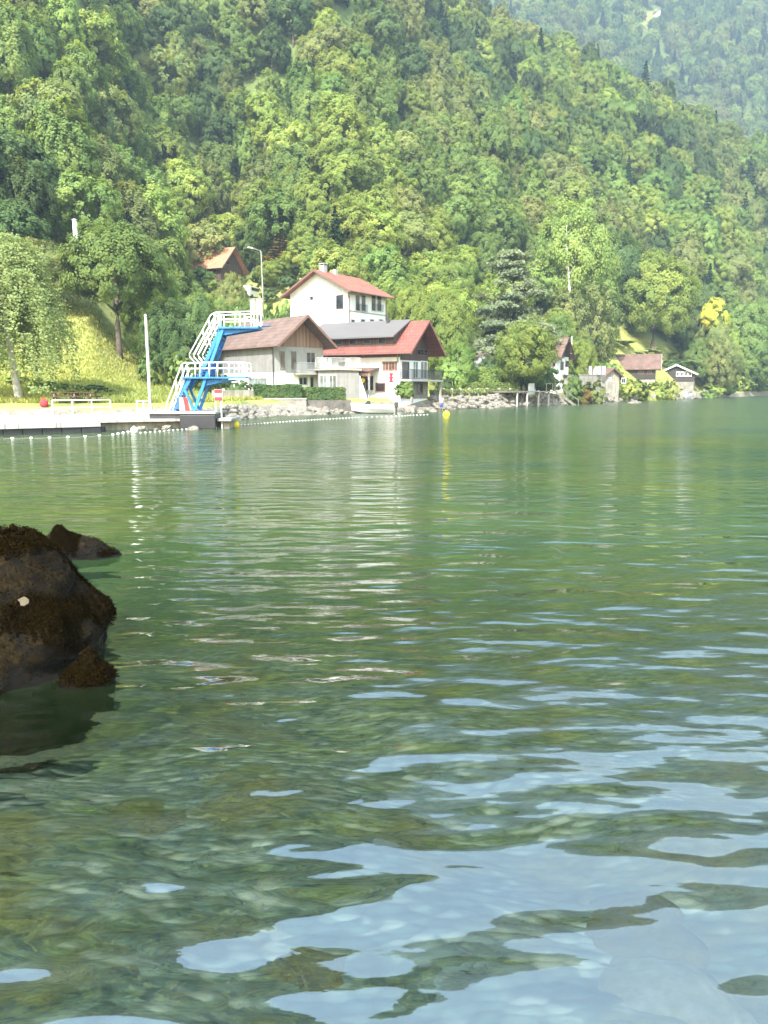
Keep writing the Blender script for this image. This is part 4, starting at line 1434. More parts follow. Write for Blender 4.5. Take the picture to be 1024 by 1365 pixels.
# glazed veranda with roof terrace between the chalets
vr = House('veranda', 'glazed veranda with roof terrace between the two chalets', 424, 73.2, R(8), 4.0, 4.5, 4.0, 4.05, solid('veranda_render', (0.21, 0.205, 0.20), 0.8, 0.12, 1.5, 0.1, streak=0.15), old_concrete, 1.3, (0.25, 0.25, 0.1), cat='veranda')
vr.window('front', vr.rect('front', 425.5, 437, 499, 518), pale_render, glass_pale, bars=1, fw=.12)
vr.window('front', vr.rect('front', 438, 449.5, 499, 518), pale_render, glass_pale, bars=1, fw=.12)
railing(vr.root, 'terrace_railing', [(-.15, 3, 2.92), (-.15, -.15, 2.92), (4.15, -.15, 2.92), (4.15, 3, 2.92)], 1.0, grey_metal, .12)
m_ = MB()
m_.prism_y([(4.05, -.3), (4.9, -.3), (4.1, 2.2), (4.05, 2.2)], -.1, 1.2)
m_.build('stair_wall', white_paint, vr.root)

for px_, py_, w_ in ((431, 491, .35), (438, 491, .3), (463, 488, .35)):
    c = P(px_, py_, 73.6)
    t_ = thing('garden_chair', 'white garden chair on the roof terrace, %s' % {431: 'leftmost of three', 438: 'middle of three', 463: 'rightmost of three'}[px_], 'chair', (c.x, c.y, 4.235), random.uniform(-.4, .4))
    MB().box(-w_ / 2, w_ / 2, -.2, .2, .4, .44).build('seat', white_plastic, t_)
    MB().hexa([(-w_ / 2, .2, .44), (w_ / 2, .2, .44), (w_ / 2, .24, .44), (-w_ / 2, .24, .44), (-w_ / 2, .3, .9), (w_ / 2, .3, .9), (w_ / 2, .34, .9), (-w_ / 2, .34, .9)]).build('backrest', white_plastic, t_)
    for sx in (-1, 1):
        for sy in (-.17, .17):
            MB().beam((sx * w_ * .42, sy, 0), (sx * w_ * .42, sy, .4), .04).build('leg', white_plastic, t_)

# red-roofed chalet with the long grey dormer
c2 = House('red_chalet', 'large chalet with red roof, long grey dormer and timber gable', 533.4, 76, R(60), 6.2, 11.5, 6.35, 8.95, white_paint, tile_red, 1.2, (0.85, 1.7, 0.4))
c2.fascia(solid('red_bargeboard', (0.22, 0.075, 0.062), .6, .12, 4.0), .24)
e2, w2 = c2.eave, c2.w
ds0, ds1 = 0.75, 11.3
zt = c2.apex + .12
dorm = MB().prism_y([(-.6, e2 + .98), (w2 / 2 + .1, zt + .14), (w2 / 2 + .1, zt + .28), (-.6, e2 + 1.12)], ds0 - .3, ds1 + .3).build('dormer_roof', grey_sheet, c2.root)
MB().prism_y([(0.02, e2 + .2), (w2 / 2, e2 + 2.0), (w2 / 2, zt + .1), (0.02, e2 + 1.1)], ds0, ds1).build('dormer_wall', dark_wood, c2.root)
for k in range(5):
    y_ = ds0 + .9 + k * 1.75
    f_ = MB().box(-.03, .018, y_, y_ + .9, e2 + .42, e2 + .95).build('dormer_window', trim_wood, c2.root)
    MB().box(-.045, -.031, y_ + .08, y_ + .82, e2 + .48, e2 + .89).build('pane', glass_dark, f_)
MB().tube([(w2 / 2 - .5, 2.9, zt - .2), (w2 / 2 - .5, 2.9, zt + .75)], .16, 10).build('chimney', dark_metal, c2.root)
MB().tube([(1.0, 8.8, e2 + 1.2), (1.0, 8.8, e2 + 1.75)], .09, 8).build('vent_pipe', dark_metal, c2.root)
c2.panel('left', (0.02, 11.4, e2 - .95, e2 - .02), solid('red_brown_soffit', (0.20, 0.075, 0.06), .7, .2, 3.0), 'upper_band', .003, .04)
c2.window('left', c2.rect('left', 510, 531, 481.5, 494.5), brown_wood, glass('brown_glass', (.10, .06, .05)), bars=4, fw=.12)
c2.window('left', c2.rect('left', 501, 514.5, 510, 523), trim_wood, glass('garage_dark', (.03, .02, .02)), bars=0, fw=.12, name='garage_door')
r_ = c2.rect('left', 518.8, 524.5, 497, 509.5)
orn = MB()
aw, zh = r_[1] - r_[0], r_[3] - r_[2]
for k in range(5):       # carved red wall ornament: stem with side scrolls
    zc = r_[2] + zh * (k + .5) / 5
    hw = aw * (.5 if k % 2 == 0 else .34)
    c2.fbox(orn, 'left', (r_[0] + r_[1]) / 2 - hw, (r_[0] + r_[1]) / 2 + hw, zc - zh * .075, zc + zh * .075, .003, .05)
c2.fbox(orn, 'left', (r_[0] + r_[1]) / 2 - .1, (r_[0] + r_[1]) / 2 + .1, r_[2], r_[3], .003, .04)
orn.build('wall_ornament', red_paint, c2.root)
c2.window('left', c2.rect('left', 452, 464, 482, 489), brown_wood, bars=1)
# porch on the long side
pr = c2.rect('left', 466, 506.5, 490, 495)
pz = pr[2]
MB().hexa([(-2.0, pr[0], pz - .1), (-.003, pr[0], pz + .25), (-.003, pr[1], pz + .25), (-2.0, pr[1], pz - .1),
           (-2.0, pr[0], pz + .02), (-.003, pr[0], pz + .4), (-.003, pr[1], pz + .4), (-2.0, pr[1], pz + .02)]).build('porch_roof', tile_old, c2.root)
m_ = MB(); m_.box(-1.85, -1.65, pr[0] + .1, pr[1] - .1, pz - .55, pz - .1); m_.build('porch_beam', brown_wood, c2.root)
for y_ in (pr[0] + .25, (pr[0] + pr[1]) / 2, pr[1] - .25):
    MB().box(-1.83, -1.67, y_ - .08, y_ + .08, -.2, pz - .55).build('porch_post', pale_render, c2.root)
c2.window('left', c2.rect('left', 474, 486, 500, 524), trim_wood, bars=1, name='porch_door')
c2.window('left', c2.rect('left', 488, 498, 501, 520), trim_wood, bars=1)
g_ = c2.root
lamp = thing('porch_lantern', 'round yellow lantern hanging under the porch beam', 'lantern', P(483, 507, 76.8))
MB().lathe((0, 0, 0), [(.02, -.3), (.2, -.22), (.29, 0), (.2, .22), (.02, .3)], 14).build('globe', yellow_plastic, lamp, True)
MB().tube([(0, 0, .28), (0, 0, .55)], .012, 6).build('hanger', dark_metal, lamp)
# gable side
c2.gable_panel(zpx(480, 77) - 1.2, dark_wood)
c2.window('front', c2.rect('front', 555, 569, 465.5, 474), trim_wood, bars=2, fw=.07, d=.05)
c2.window('front', c2.rect('front', 536, 545, 482, 505), trim_wood, bars=0, name='balcony_door')
c2.window('front', c2.rect('front', 550, 557, 481, 505), white_paint, glass_pale, bars=1, name='balcony_door')
c2.window('front', c2.rect('front', 560, 569, 481, 505), white_paint, glass_pale, bars=1, name='balcony_door')
zb = zpx(506, 76.5) - 1.2
MB().box(-.2, w2 + .9, -1.45, -.004, zb - .18, zb).build('balcony_slab', pale_render, c2.root)
railing(c2.root, 'balcony_railing', [(-.15, -.05, zb), (-.15, -1.4, zb), (w2 + .85, -1.4, zb), (w2 + .85, -.05, zb)], 1.0, dark_metal, .13)
c2.panel('front', (0.02, w2 - .02, 0, zb - .2), wall_stone, 'stone_base', .003, .06)
c2.window('front', c2.rect('front', 555, 563, 511, 526), trim_wood, bars=0, name='cellar_door', d=.06)
for x_ in (.2, w2 + .6):
    MB().box(x_ - .1, x_ + .1, -1.35, -1.15, -.4, zb - .18).build('balcony_post', old_concrete, c2.root)
MB().tube([(-.1, .25, e2 - .3), (-.1, .25, 0)], .06, 8).build('downpipe', pale_render, c2.root)

# orange-roofed house among the trees
oh = House('orange_house', 'dark timber house with orange tiled roof among hillside trees', 299, 132, R(66), 6.6, 10.6, zpx(353, 132), zpx(328, 133), dark_wood, tiles('orange_roof_tiles', (.52, .25, .15), (.44, .21, .125)), zpx(380, 132), (0.7, 0.9, 0.5))
oh.fascia(trim_wood, .25)
oh.window('left', oh.rect('left', 281, 287, 358, 364), trim_wood, bars=1)
oh.window('left', oh.rect('left', 290, 295, 358, 364), trim_wood, bars=1)
oh.window('front', oh.rect('front', 307, 312, 347, 353), trim_wood, bars=1)
MB().box(2.6, 3.2, 4.2, 4.8, oh.apex - .7, oh.apex + .9).build('chimney', old_concrete, oh.root)

# small houses of the right shore
sh = House('steep_house', 'small white house with steep dark roof beside the round shore tree', 741.5, 112, R(52), 4.2, 5.5, zpx(474, 112), zpx(451, 113), white_paint, tile_old, 1.5, (0.4, 0.9, 0.3))
sh.fascia(black_wood, .2)
sh.gable_panel(sh.eave - .1, black_wood)
sh.window('front', sh.rect('front', 746, 750, 482, 493), trim_wood, bars=0, name='door')
sh.window('front', sh.rect('front', 752.5, 757, 481, 489), trim_wood, bars=1)
sh.window('left', sh.rect('left', 736, 739.5, 481, 488), trim_wood, bars=1)
MB().tube([(3.9, -.5, sh.eave + .4), (3.9, -.5, sh.eave + 3.0)], .1, 8).build('flue', grey_metal, sh.root)

l2 = House('lake_chalet', 'dark timber chalet with weathered brown roof on the right shore', 874, 152, R(70), 4.8, 9.4, zpx(489, 152), zpx(472.5, 153), black_wood, tile_old, 2.0, (0.55, 1.0, 0.5))
l2.fascia(solid('pale_bargeboard', (.5, .47, .44), .7, .1, 3.0), .26)
l2.panel('left', (0.02, 9.38, 0, zpx(506, 152) - 2.0), old_concrete, 'stone_base', .003, .06)
l2.window('left', l2.rect('left', 850, 857, 494, 499), trim_wood, bars=1)
l2.window('left', l2.rect('left', 862, 868, 494, 499), trim_wood, bars=1)
l2.window('front', l2.rect('front', 876, 880, 492, 500), pale_render, bars=1)

l3 = House('dark_cabin', 'dark wooden cabin with white bargeboards at the water edge', 925.5, 166, R(-25), 7.4, 5.0, zpx(497.5, 166), zpx(487, 168), black_wood, tile_old, 1.2, (0.7, 0.6, 0.5), 'right')
l3.fascia(white_paint, .3)
for k in range(4):
    l3.window('front', l3.rect('front', 900.5 + k * 5.4, 904.9 + k * 5.4, 495.3, 501.8), white_paint, glass_dark, bars=0, fw=.13)
l3.panel('right', (0.02, 4.98, l3.eave - 1.2, l3.eave - .02), solid('dull_red_boards', (.22, .07, .06), .7, .2, 3.0), 'red_boards')
l3.window('right', l3.rect('right', 927, 931, 497.5, 501.5), white_paint, bars=1, d=.04)
l3.panel('right', (0.02, 4.98, -.5, l3.eave - 1.6), wall_stone, 'stone_base', .003, .06)
l3.panel('front', (3.2, 7.38, -.5, l3.eave - 1.9), wall_stone, 'stone_base', .003, .06)
MB().box(-.5, 5.6, -2.4, -.07, .9, 1.06).build('terrace_deck', pale_render, l3.root)
railing(l3.root, 'terrace_railing', [(-.4, -2.3, 1.06), (5.5, -2.3, 1.06)], .9, grey_wood, .5, .04, .05)
for x_ in (-.3, 1.6, 3.5, 5.4):
    MB().box(x_ - .1, x_ + .1, -2.3, -2.1, -.8, .9).build('terrace_post', grey_wood, l3.root)

bh = House('boathouse', 'low boathouse with sagging brown roof and dark openings', 826, 124, R(30), 3.6, 5.2, zpx(501, 124), zpx(492, 126), old_concrete, tile_old, 1.3, (0.9, 0.5, 0.3), cat='boathouse', corner='right')
bh.fascia(trim_wood, .15)
bh.window('front', bh.rect('front', 800, 806.5, 503, 518), old_concrete, bars=0, fw=.12, name='boat_door')
bh.window('front', bh.rect('front', 810, 814, 503, 508), white_paint, bars=1)
bh.window('right', bh.rect('right', 828, 834, 503.5, 511), white_paint, bars=1)

# white boarded fence on its terrace, right of the steep-roofed house
tw = [onground(758, 113), onground(810, 119)]
t_ = thing('terrace_wall', 'rough pale retaining wall under the white fence panels', 'wall', (tw[0].x, tw[0].y, 0.6), math.atan2(tw[1].y - tw[0].y, tw[1].x - tw[0].x))
ln = math.hypot(tw[1].x - tw[0].x, tw[1].y - tw[0].y)
MB().hexa([(0, 0, -.5), (ln, 0, -.5), (ln, 4, -.5), (0, 4, -.5), (0, .5, 3.6), (ln, .5, 3.6), (ln, 4, 3.6), (0, 4, 3.6)]).build('masonry', wall_stone, t_)
MB().box(-.05, ln + .05, .45, 4.1, 3.604, 3.72).build('coping', old_concrete, t_)
for k, px_ in enumerate((781.5, 787.3, 793.2, 799, 805)):
    c = P(px_, 492, 117.6)
    f_ = thing('fence_panel', 'white upright fence panel on the terrace, %s of five' % ['leftmost', 'second from left', 'middle one', 'second from right', 'rightmost'][k], 'fence', (c.x, c.y, 4.325), R(20), 'white fence panels on the terrace')
    m_ = MB()
    for j in range(3): m_.box(-.27 + j * .185, -.27 + j * .185 + .17, -.02, .02, .05, 1.3)
    m_.build('board', white_paint, f_)
    MB().box(-.28, .28, .021, .06, .3, .42).build('rail', white_paint, f_)
    MB().box(-.28, .28, .021, .06, .95, 1.07).build('rail', white_paint, f_)

# garden shed wall under the cedar
gs = House('garden_shed', 'small white garden shed half hidden under the cedar', 637, 109, R(10), 2.0, 2.4, zpx(476, 109), zpx(472, 109), white_paint, tile_old, 1.8, (.2, .25, .2), cat='shed')
gs.window('front', (.5, 1.3, 0, 2.0), trim_wood, bars=0, name='door')

# mountain farmhouse
fc = P(851, 22, 815)
fh = House('farmhouse', 'pale farmhouse in the meadow high on the far mountain', 846, float(0) + 800, R(25), 9.0, 12.0, 6.0, 9.5, white_paint, tile_old, 0.0, (1.0, 1.0, .8))
fy = 800
for y_ in np.arange(560, 1150, 2.0):
    if (float(mountZ((848 - 512) / 1000 * y_, y_)) - CAM_H) / y_ >= TT(24): fy = y_; break
fh.root.location = ((848 - 512) / 1000 * fy, fy, float(mountZ((848 - 512) / 1000 * fy, fy)) + 1.0)
fh.root.scale = (0.9, 0.9, 0.9)
for x_ in (1.5, 4.0, 6.5):
    fh.window('front', (x_, x_ + 1.1, 2.6, 4.2), trim_wood, bars=1)

# ------------------------------------------------------------------ quay, pontoon, walls
def pxy(px, Y):
    return ((px - 512) / 1000 * Y, Y)

q_ = MB()
q_.prism_z([pxy(-420, 41.2), pxy(128, 41.2), pxy(262, 43.4), pxy(262, 46), pxy(215, 47.5), pxy(212, 56), pxy(-420, 55)], 0.46, 0.60)
qs = q_.build('quay', concrete)
tag(qs, 'broad pale concrete quay at the left shore', 'quay')
m_ = MB()
m_.prism_z([pxy(-420, 41.6), pxy(128, 41.6), pxy(258, 43.8), pxy(258, 46), pxy(214, 47.4), pxy(211, 55), pxy(-420, 54)], -2.5, 0.458)
m_.build('stone_face', old_concrete, qs)
pt = thing('pontoon', 'white floating pontoon on black floats in front of the quay', 'pontoon', (0, 0, 0))
m_ = MB(); m_.prism_z([pxy(-420, 36.0), pxy(-60, 36.6), pxy(131, 40.2), pxy(131, 41.1), pxy(-420, 41.1)], 0.303, 0.56)
m_.build('deck', concrete, pt)
prev = -400
for k in range(10):
    a_, b_ = 131 - k * 26.5, 131 - (k + 1) * 26.5 + 0.8
    ya, yb = 40.25 - k * .5, 40.25 - (k + 1) * .5
    if a_ < -60: ya, yb = 36.6, 36.5
    A, B = pxy(a_, ya), pxy(b_, yb)
    MB().prism_z([(B[0], B[1]), (A[0], A[1]), (A[0], A[1] + .7), (B[0], B[1] + .7)], -.25, .30).build('float', black_float, pt, bevel=.04)

# rubble at the foot of the quay
def rock_mesh(seed, mat, sub=3, squash=(1, .85, .7), rough=.35):
    import bmesh
    from mathutils import noise
    bm = bmesh.new()
    bmesh.ops.create_icosphere(bm, subdivisions=sub, radius=1)
    off = Vector((seed * 3.7, seed * 1.3, seed * 2.1))
    for v in bm.verts:
        n = noise.fractal(v.co * 1.1 + off, 1.0, 2.2, 4)
        c = noise.cell(v.co * 1.4 + off) * .18
        v.co *= 1 + rough * n + c * .5
        v.co = Vector((v.co.x * squash[0], v.co.y * squash[1], v.co.z * squash[2]))
    me = bpy.data.meshes.new('boulder')
    bm.to_mesh(me); bm.free()
    me.materials.append(mat)
    return me
RM = [rock_mesh(i, rock_pale, 3, (1, .85 + .05 * (i % 3), .62 + .06 * (i % 4))) for i in range(7)]

def rock(loc, r, label, group=None, me=None, rz=None):
    o = bpy.data.objects.new('boulder', me or RM[random.randrange(7)])
    link(o)
    o.location = loc
    o.rotation_euler = (random.uniform(-.3, .3), random.uniform(-.3, .3), random.uniform(0, 6.28) if rz is None else rz)
    o.scale = (r * random.uniform(.85, 1.2), r, r * random.uniform(.8, 1.1))
    return tag(o, label, 'boulder', group)

def shore_rocks(px0, px1, n, rmin, rmax, d0, d1, label, group, zup=0.12):
    for k in range(n):
        px = random.uniform(px0, px1)
        Y = float(shoreY(px)) + random.uniform(d0, d1)
        p = onground(px, Y)
        p.z = max(p.z, -0.15) + zup * random.uniform(0, 1)
        rock(p, random.uniform(rmin, rmax), label, group)

shore_rocks(296, 345, 40, .3, .6, -1.2, 1.6, 'pale boulder in the riprap between the no-entry sign and the stone wall', 'riprap boulders by the sign')
shore_rocks(345, 478, 70, .26, .5, -1.3, 0.8, 'pale boulder in the riprap below the hedge wall', 'riprap boulders below the hedge wall', 0)
shore_rocks(478, 580, 26, .22, .42, -1.4, 0.6, 'pale boulder at the water edge in front of the red chalet', 'boulders in front of the red chalet', 0)
shore_rocks(575, 700, 130, .22, .52, -0.9, 3.0, 'pale boulder below the planted shore garden wall', 'boulders below the garden wall', .35)
shore_rocks(700, 780, 50, .3, .7, -0.9, 2.2, 'boulder beside the lake steps and jetty', 'boulders beside the jetty', .2)
shore_rocks(780, 960, 70, .35, .95, -1.0, 3.5, 'pale boulder on the right shore below the small chalets', 'boulders on the right shore', .2)
for k, (px, py, r) in enumerate([(232, 570, .42), (246, 570, .5), (222, 571, .35), (258, 572, .3), (208, 571, .3), (190, 572, .28)]):
    p = wpt(px, py, 0.05)
    rock(p, r, 'flat stone in the rubble at the foot of the quay corner', 'rubble stones at the quay corner')
p = wpt(547, 550, 0); rock(p + Vector((0, 0, .1)), .55, 'large pale boulder standing in the water beside the white boat')
p = wpt(577, 549, 0); rock(p + Vector((0, 0, .05)), .42, 'pale boulder in the water left of the wading person')
p = wpt(561, 550.5, 0); rock(p + Vector((0, 0, .0)), .36, 'low pale boulder between the boat and the wading person')
p = wpt(846, 537.5, 0); rock(p, .8, 'single pale boulder in the water below the boathouse')
p = wpt(655, 545, 0); rock(p, .3, 'small pale boulder in the water off the garden wall')

# stone wall under the hedges
def wall_line(name, label, A, B, z0, z1, th, mat, cap=None):
    A, B = Vector(A), Vector(B)
    r = thing(name, label, 'wall', (A.x, A.y, z0), math.atan2(B.y - A.y, B.x - A.x))
    ln = math.hypot(B.x - A.x, B.y - A.y)
    MB().box(0, ln, 0, th, -1.0, z1 - z0).build('masonry', mat, r)
    if cap: MB().box(-.04, ln + .04, -.06, th + .04, z1 - z0 + .003, z1 - z0 + .1).build('coping', cap, r)
    return r
wall_line('stone_wall', 'pale stone retaining wall below the left clipped hedge', onground(338, 66.4), onground(408, 67.2), .3, 1.32, .45, wall_stone, concrete)
wall_line('stone_wall', 'retaining wall, coloured dark as in shade, below the veranda hedge', onground(410, 67.8), onground(468, 68.8), .2, 1.22, .45, stone('dark_wall_stone', (.06, .055, .05), (.17, .155, .14), 1.6))  # shade on this stretch is put into a darker stone colour
wall_line('garden_wall', 'low grey garden wall behind the no-entry sign', onground(284, 62), onground(338, 65), 1.1, 2.15, .2, old_concrete)
gwp = [onground(p_, float(shoreY(p_)) + 4.2) for p_ in (577, 610, 645, 690)]
for k, (A, B) in enumerate(zip(gwp[:-1], gwp[1:])):
    wall_line('garden_wall', ['dark garden wall nearest the red chalet', 'middle stretch of the dark shore garden wall', 'dark garden wall below the round shore tree'][k], A, B, .6, 1.75, .4, MATS['dark_wall_stone'])
    d_ = B - A
    for j in range(3):
        c = A + d_ * (j + .3) / 3
        t_ = thing('garden_post', 'short pale post along the shore garden wall', 'post', (c.x, c.y - .15, .4), 0, 'pale posts along the garden wall')
        MB().prism_z([(-.11, -.11), (.11, -.11), (.11, .11), (-.11, .11)], -.4, 1.75).build('shaft', pale_render, t_)
        MB().lathe((0, 0, 1.753), [(.17, 0), (.17, .06), (.03, .16)], 4).build('cap', old_concrete, t_)
for k in range(3):
    A, B = gwp[k], gwp[k + 1]
    d_ = math.atan2(B.y - A.y, B.x - A.x); ln = (B - A).length
    q = box_leaves(60 + k, 0, ln, -.25, .5, 0, .38, int(ln * 220), .14, .1)
    r_ = thing('trailing_plant', ['trailing plants on the wall nearest the red chalet', 'trailing plants on the middle garden wall', 'trailing plants on the wall below the round tree'][k], 'plant', (A.x, A.y, 1.7), d_)
    link(bpy.data.objects.new('leaves', np_mesh('leaves', q[0], q[1], FOL['olive' if k != 1 else 'birch'], False, q[2])), r_)

# gravel slip in front of the red chalet
m_ = MB()
sl = [pxy(470, 70.5), pxy(528, 74.5), pxy(576, 79.2), pxy(577, 82.5), pxy(530, 76.8), pxy(470, 72.3)]
m_.prism_z(sl, -.6, .32)
o_ = m_.build('path', solid('pale_gravel', (.33, .29, .24), .95, .25, 5.0, .5))
tag(o_, kind='structure')

# ------------------------------------------------------------------ diving tower
def X(px, py, dy=0.0, Y=44.0):
    p = P(px, py, Y)
    return Vector((p.x, p.y + dy, p.z))

dk = thing('diving_dock', 'dark steel pier carrying the diving tower', 'pier', X(250, 560))
off = dk.location
A0, A1 = X(203, 548), X(292, 548)
m_ = MB(off); m_.box(A0.x, A1.x, 43.0, 46.2, A0.z - .12, A0.z); m_.build('deck', concrete, dk)
m_ = MB(off); m_.box(A0.x + .1, A1.x - .05, 43.12, 43.3, A0.z - .45, A0.z - .123); m_.box(A1.x - .23, A1.x - .05, 43.304, 46, .1, A0.z - .123); m_.build('fender', dark_metal, dk)
m_ = MB(off); m_.box(X(246, 560).x, A1.x - .01, 42.95, 43.117, .02, A0.z - .2); m_.build('rubber_fender', black_float, dk, bevel=.03)
for px_ in (210, 228, 246, 264, 284):
    m_ = MB(off); m_.tube([(X(px_, 560).x, 44.6, -2.5), (X(px_, 560).x, 44.6, A0.z - .124)], .14, 10); m_.build('pile', dark_metal, dk)

tw_ = thing('diving_tower', 'blue steel diving tower with white railings and two platforms', 'diving tower', X(262, 548))
off = tw_.location
D = 0.62
m_ = MB(off)
for dy in (-D, D):
    m_.beam(X(263, 547, dy), X(300.5, 438.5, dy), .16, .15, up=(0, 1, 0))
    m_.beam(X(250, 519, dy), X(257, 505, dy), .18, .14, up=(0, 1, 0))
    m_.beam(X(250, 519, dy), X(262, 546, dy), .14, .12, up=(0, 1, 0))
m_.build('inclined_frame', blue_paint, tw_)
m_ = MB(off)
for (px_, py_) in ((268, 533), (274, 514), (283, 489), (291, 465), (296, 451)):
    m_.beam(X(px_, py_, -D), X(px_, py_, D), .12)
m_.beam(X(274, 512, -D), X(283, 489, D), .08); m_.beam(X(286, 480, -D), X(297, 449, D), .08)
m_.build('cross_brace', blue_paint, tw_)
# platforms (lower 245..332, upper 296..360)
m_ = MB(off)
a_, b_ = X(247, 502.5), X(331, 502.5)
m_.box(a_.x, b_.x, 44 - .85, 44 + .85, a_.z - .09, a_.z)
lowp = m_.build('lower_platform', blue_paint, tw_)
m_ = MB(off)
for dy in (-.5, .5):
    q0, q1, q2, q3 = X(276, 506, dy), X(316, 506, dy), X(316, 507, dy), X(273, 514.5, dy)
    m_.hexa([q3 + Vector((0, -.05, 0)), q2 + Vector((0, -.05, 0)), q2 + Vector((0, .05, 0)), q3 + Vector((0, .05, 0)),
             q0 + Vector((0, -.05, 0)), q1 + Vector((0, -.05, 0)), q1 + Vector((0, .05, 0)), q0 + Vector((0, .05, 0))])
m_.build('lower_bracket', blue_paint, tw_)
m_ = MB(off)
a_, b_ = X(294, 437), X(344, 435)
m_.box(a_.x, b_.x + .15, 44 - .8, 44 + .8, a_.z - .09, a_.z)
m_.build('upper_platform', blue_paint, tw_)
m_ = MB(off)
for dy in (-.5, .5):
    q0, q1, q2, q3 = X(299, 439.5, dy), X(346, 439.5, dy), X(346, 440.2, dy), X(297, 448, dy)
    m_.hexa([q3 + Vector((0, -.05, 0)), q2 + Vector((0, -.05, 0)), q2 + Vector((0, .05, 0)), q3 + Vector((0, .05, 0)),
             q0 + Vector((0, -.05, 0)), q1 + Vector((0, -.05, 0)), q1 + Vector((0, .05, 0)), q0 + Vector((0, .05, 0))])
m_.build('upper_bracket', blue_paint, tw_)
# springy board reaching out from the upper platform
m_ = MB(off)
m_.hexa([X(344, 436.2, -.3), X(361, 434.6, -.3), X(361, 434.6, .3), X(344, 436.2, .3), X(344, 434.9, -.3), X(361, 434.0, -.3), X(361, 434.0, .3), X(344, 434.9, .3)])
m_.build('diving_board', blue_paint, tw_)
# stairs
def stair(p0, p1, n, name):
    m_ = MB(off)
    p0, p1 = Vector(p0), Vector(p1)
    for dy in (-.5, .5):
        m_.beam(p0 + Vector((0, dy, 0)), p1 + Vector((0, dy, 0)), .05, .2, up=(0, 0, 1))
    st = m_.build(name, blue_paint, tw_)
    m_ = MB(off)
    for k in range(n):
        c = p0.lerp(p1, (k + .5) / n)
        m_.box(c.x - .17, c.x + .13, c.y - .47, c.y + .47, c.z + .02, c.z + .055)
    m_.build('treads', grey_metal, st)
stair(X(233, 548), X(253, 503), 10, 'lower_stair')
stair(X(268, 502.5), X(297, 438), 15, 'upper_stair')
# handrails
def rails(name, paths, r=0.032, posts=()):
    m_ = MB(off)
    for p in paths: m_.tube(p, r, 7)
    for a_, b_ in posts: m_.tube([a_, b_], r, 7)
    return m_.build(name, white_rail, tw_, True)
for dy in (-.55, .55):
    rails('stair_rail', [[X(224, 546.5, dy), X(226.5, 536, dy), X(245.5, 486.5, dy), X(249, 484, dy), X(262, 484, dy)],
                         [X(229.5, 547, dy), X(231.5, 538, dy), X(250, 491.5, dy), X(262, 491.5, dy)],
                         [X(234, 547, dy), X(236, 540, dy), X(253, 498, dy)]], .036,
          [(X(240, 528, dy), X(237.5, 507.5, dy)), (X(248, 512, dy), X(246.5, 487, dy))])
    rails('stair_rail', [[X(263, 483, dy), X(257, 477.5, dy), X(255.5, 473, dy), X(284, 421, dy), X(289, 418.2, dy), X(296, 418.2, dy)],
                         [X(268, 482.5, dy), X(262.5, 477.5, dy), X(261, 473, dy), X(288.5, 424.5, dy), X(293, 422, dy)],
                         [X(273, 480.5, dy), X(268, 476.5, dy), X(267, 472.5, dy), X(290, 429, dy)]], .036,
          [(X(279, 465, dy), X(273, 441, dy)), (X(286, 449, dy), X(281, 427, dy)), (X(291, 437, dy), X(288.5, 419, dy))])
for dy in (-.8, .8):
    rails('platform_rail', [[X(262, 484, dy), X(329, 483.4, dy), X(331.6, 485, dy), X(332, 489, dy), X(332, 502, dy)],
                            [X(262, 491.7, dy), X(332, 491.2, dy)]], .036,
          [(X(p_, 502.5, dy), X(p_, 484, dy)) for p_ in (265, 271, 283.5, 294, 309, 322, 326)])
    rails('platform_rail', [[X(291, 418.2, dy * .95), X(338, 416.8, dy * .95)], [X(297, 427.4, dy * .95), X(332, 426.8, dy * .95), X(336.5, 429, dy * .95), X(338.5, 435.5, dy * .95)]], .034,
          [(X(p_, 437, dy * .95), X(p_, 418, dy * .95)) for p_ in (291, 295, 317, 323)])
    rails('end_rail', [[X(331, 424, dy * .95), X(338, 425, dy * .95), X(342, 428.5, dy * .95), X(343.5, 435.5, dy * .95)],
                       [X(347, 436, dy * .95), X(348, 420, dy * .95), X(346, 417, dy * .95), X(338, 416.6, dy * .95)]], .034)
for (x0, x1) in ((336.6, 343.0), (344.4, 352.0)):
    for dy in (-.75,):
        a_, b_ = X(x0, 402.5), X(x1, 421)
        m_ = MB(off); m_.box(a_.x, b_.x, 44 + dy - .03, 44 + dy + .03, b_.z, a_.z); m_.build('end_panel', white_rail, tw_, bevel=.02)
m_ = MB(off)
for px_ in (338, 342, 346, 350.5):
    m_.beam(X(px_, 436.5, -.72), X(px_, 421, -.72), .05)
m_.build('panel_post', white_rail, tw_)

# blue, white and red cloth at the foot of the stair
cl = thing('striped_cloth', 'blue, white and red cloth draped at the foot of the tower stairs', 'cloth', X(250, 540, -.8))
off2 = cl.location
def drape(name, pts_, mat):
    m_ = MB(off2)
    f_ = [p + Vector((0, -.02, 0)) for p in pts_]; b_ = [p + Vector((0, .02, 0)) for p in pts_]
    m_.add(f_ + b_, [(0, 1, 2, 3), (7, 6, 5, 4), (0, 4, 5, 1), (1, 5, 6, 2), (2, 6, 7, 3), (3, 7, 4, 0)])
    m_.build(name, mat, cl)
drape('red_strip', [X(252, 546.5, -.8), X(258, 546.8, -.85), X(254, 531, -.7), X(248.5, 528.5, -.7)], red_cloth)
drape('white_strip', [X(244.5, 545.5, -.8), X(251.6, 546.3, -.82), X(248.2, 530, -.72), X(243, 529, -.7)], pale_cloth)
drape('blue_strip', [X(240, 544.5, -.78), X(244.2, 545.3, -.78), X(242.7, 529.5, -.7), X(240, 529.5, -.7)], blue_cloth)

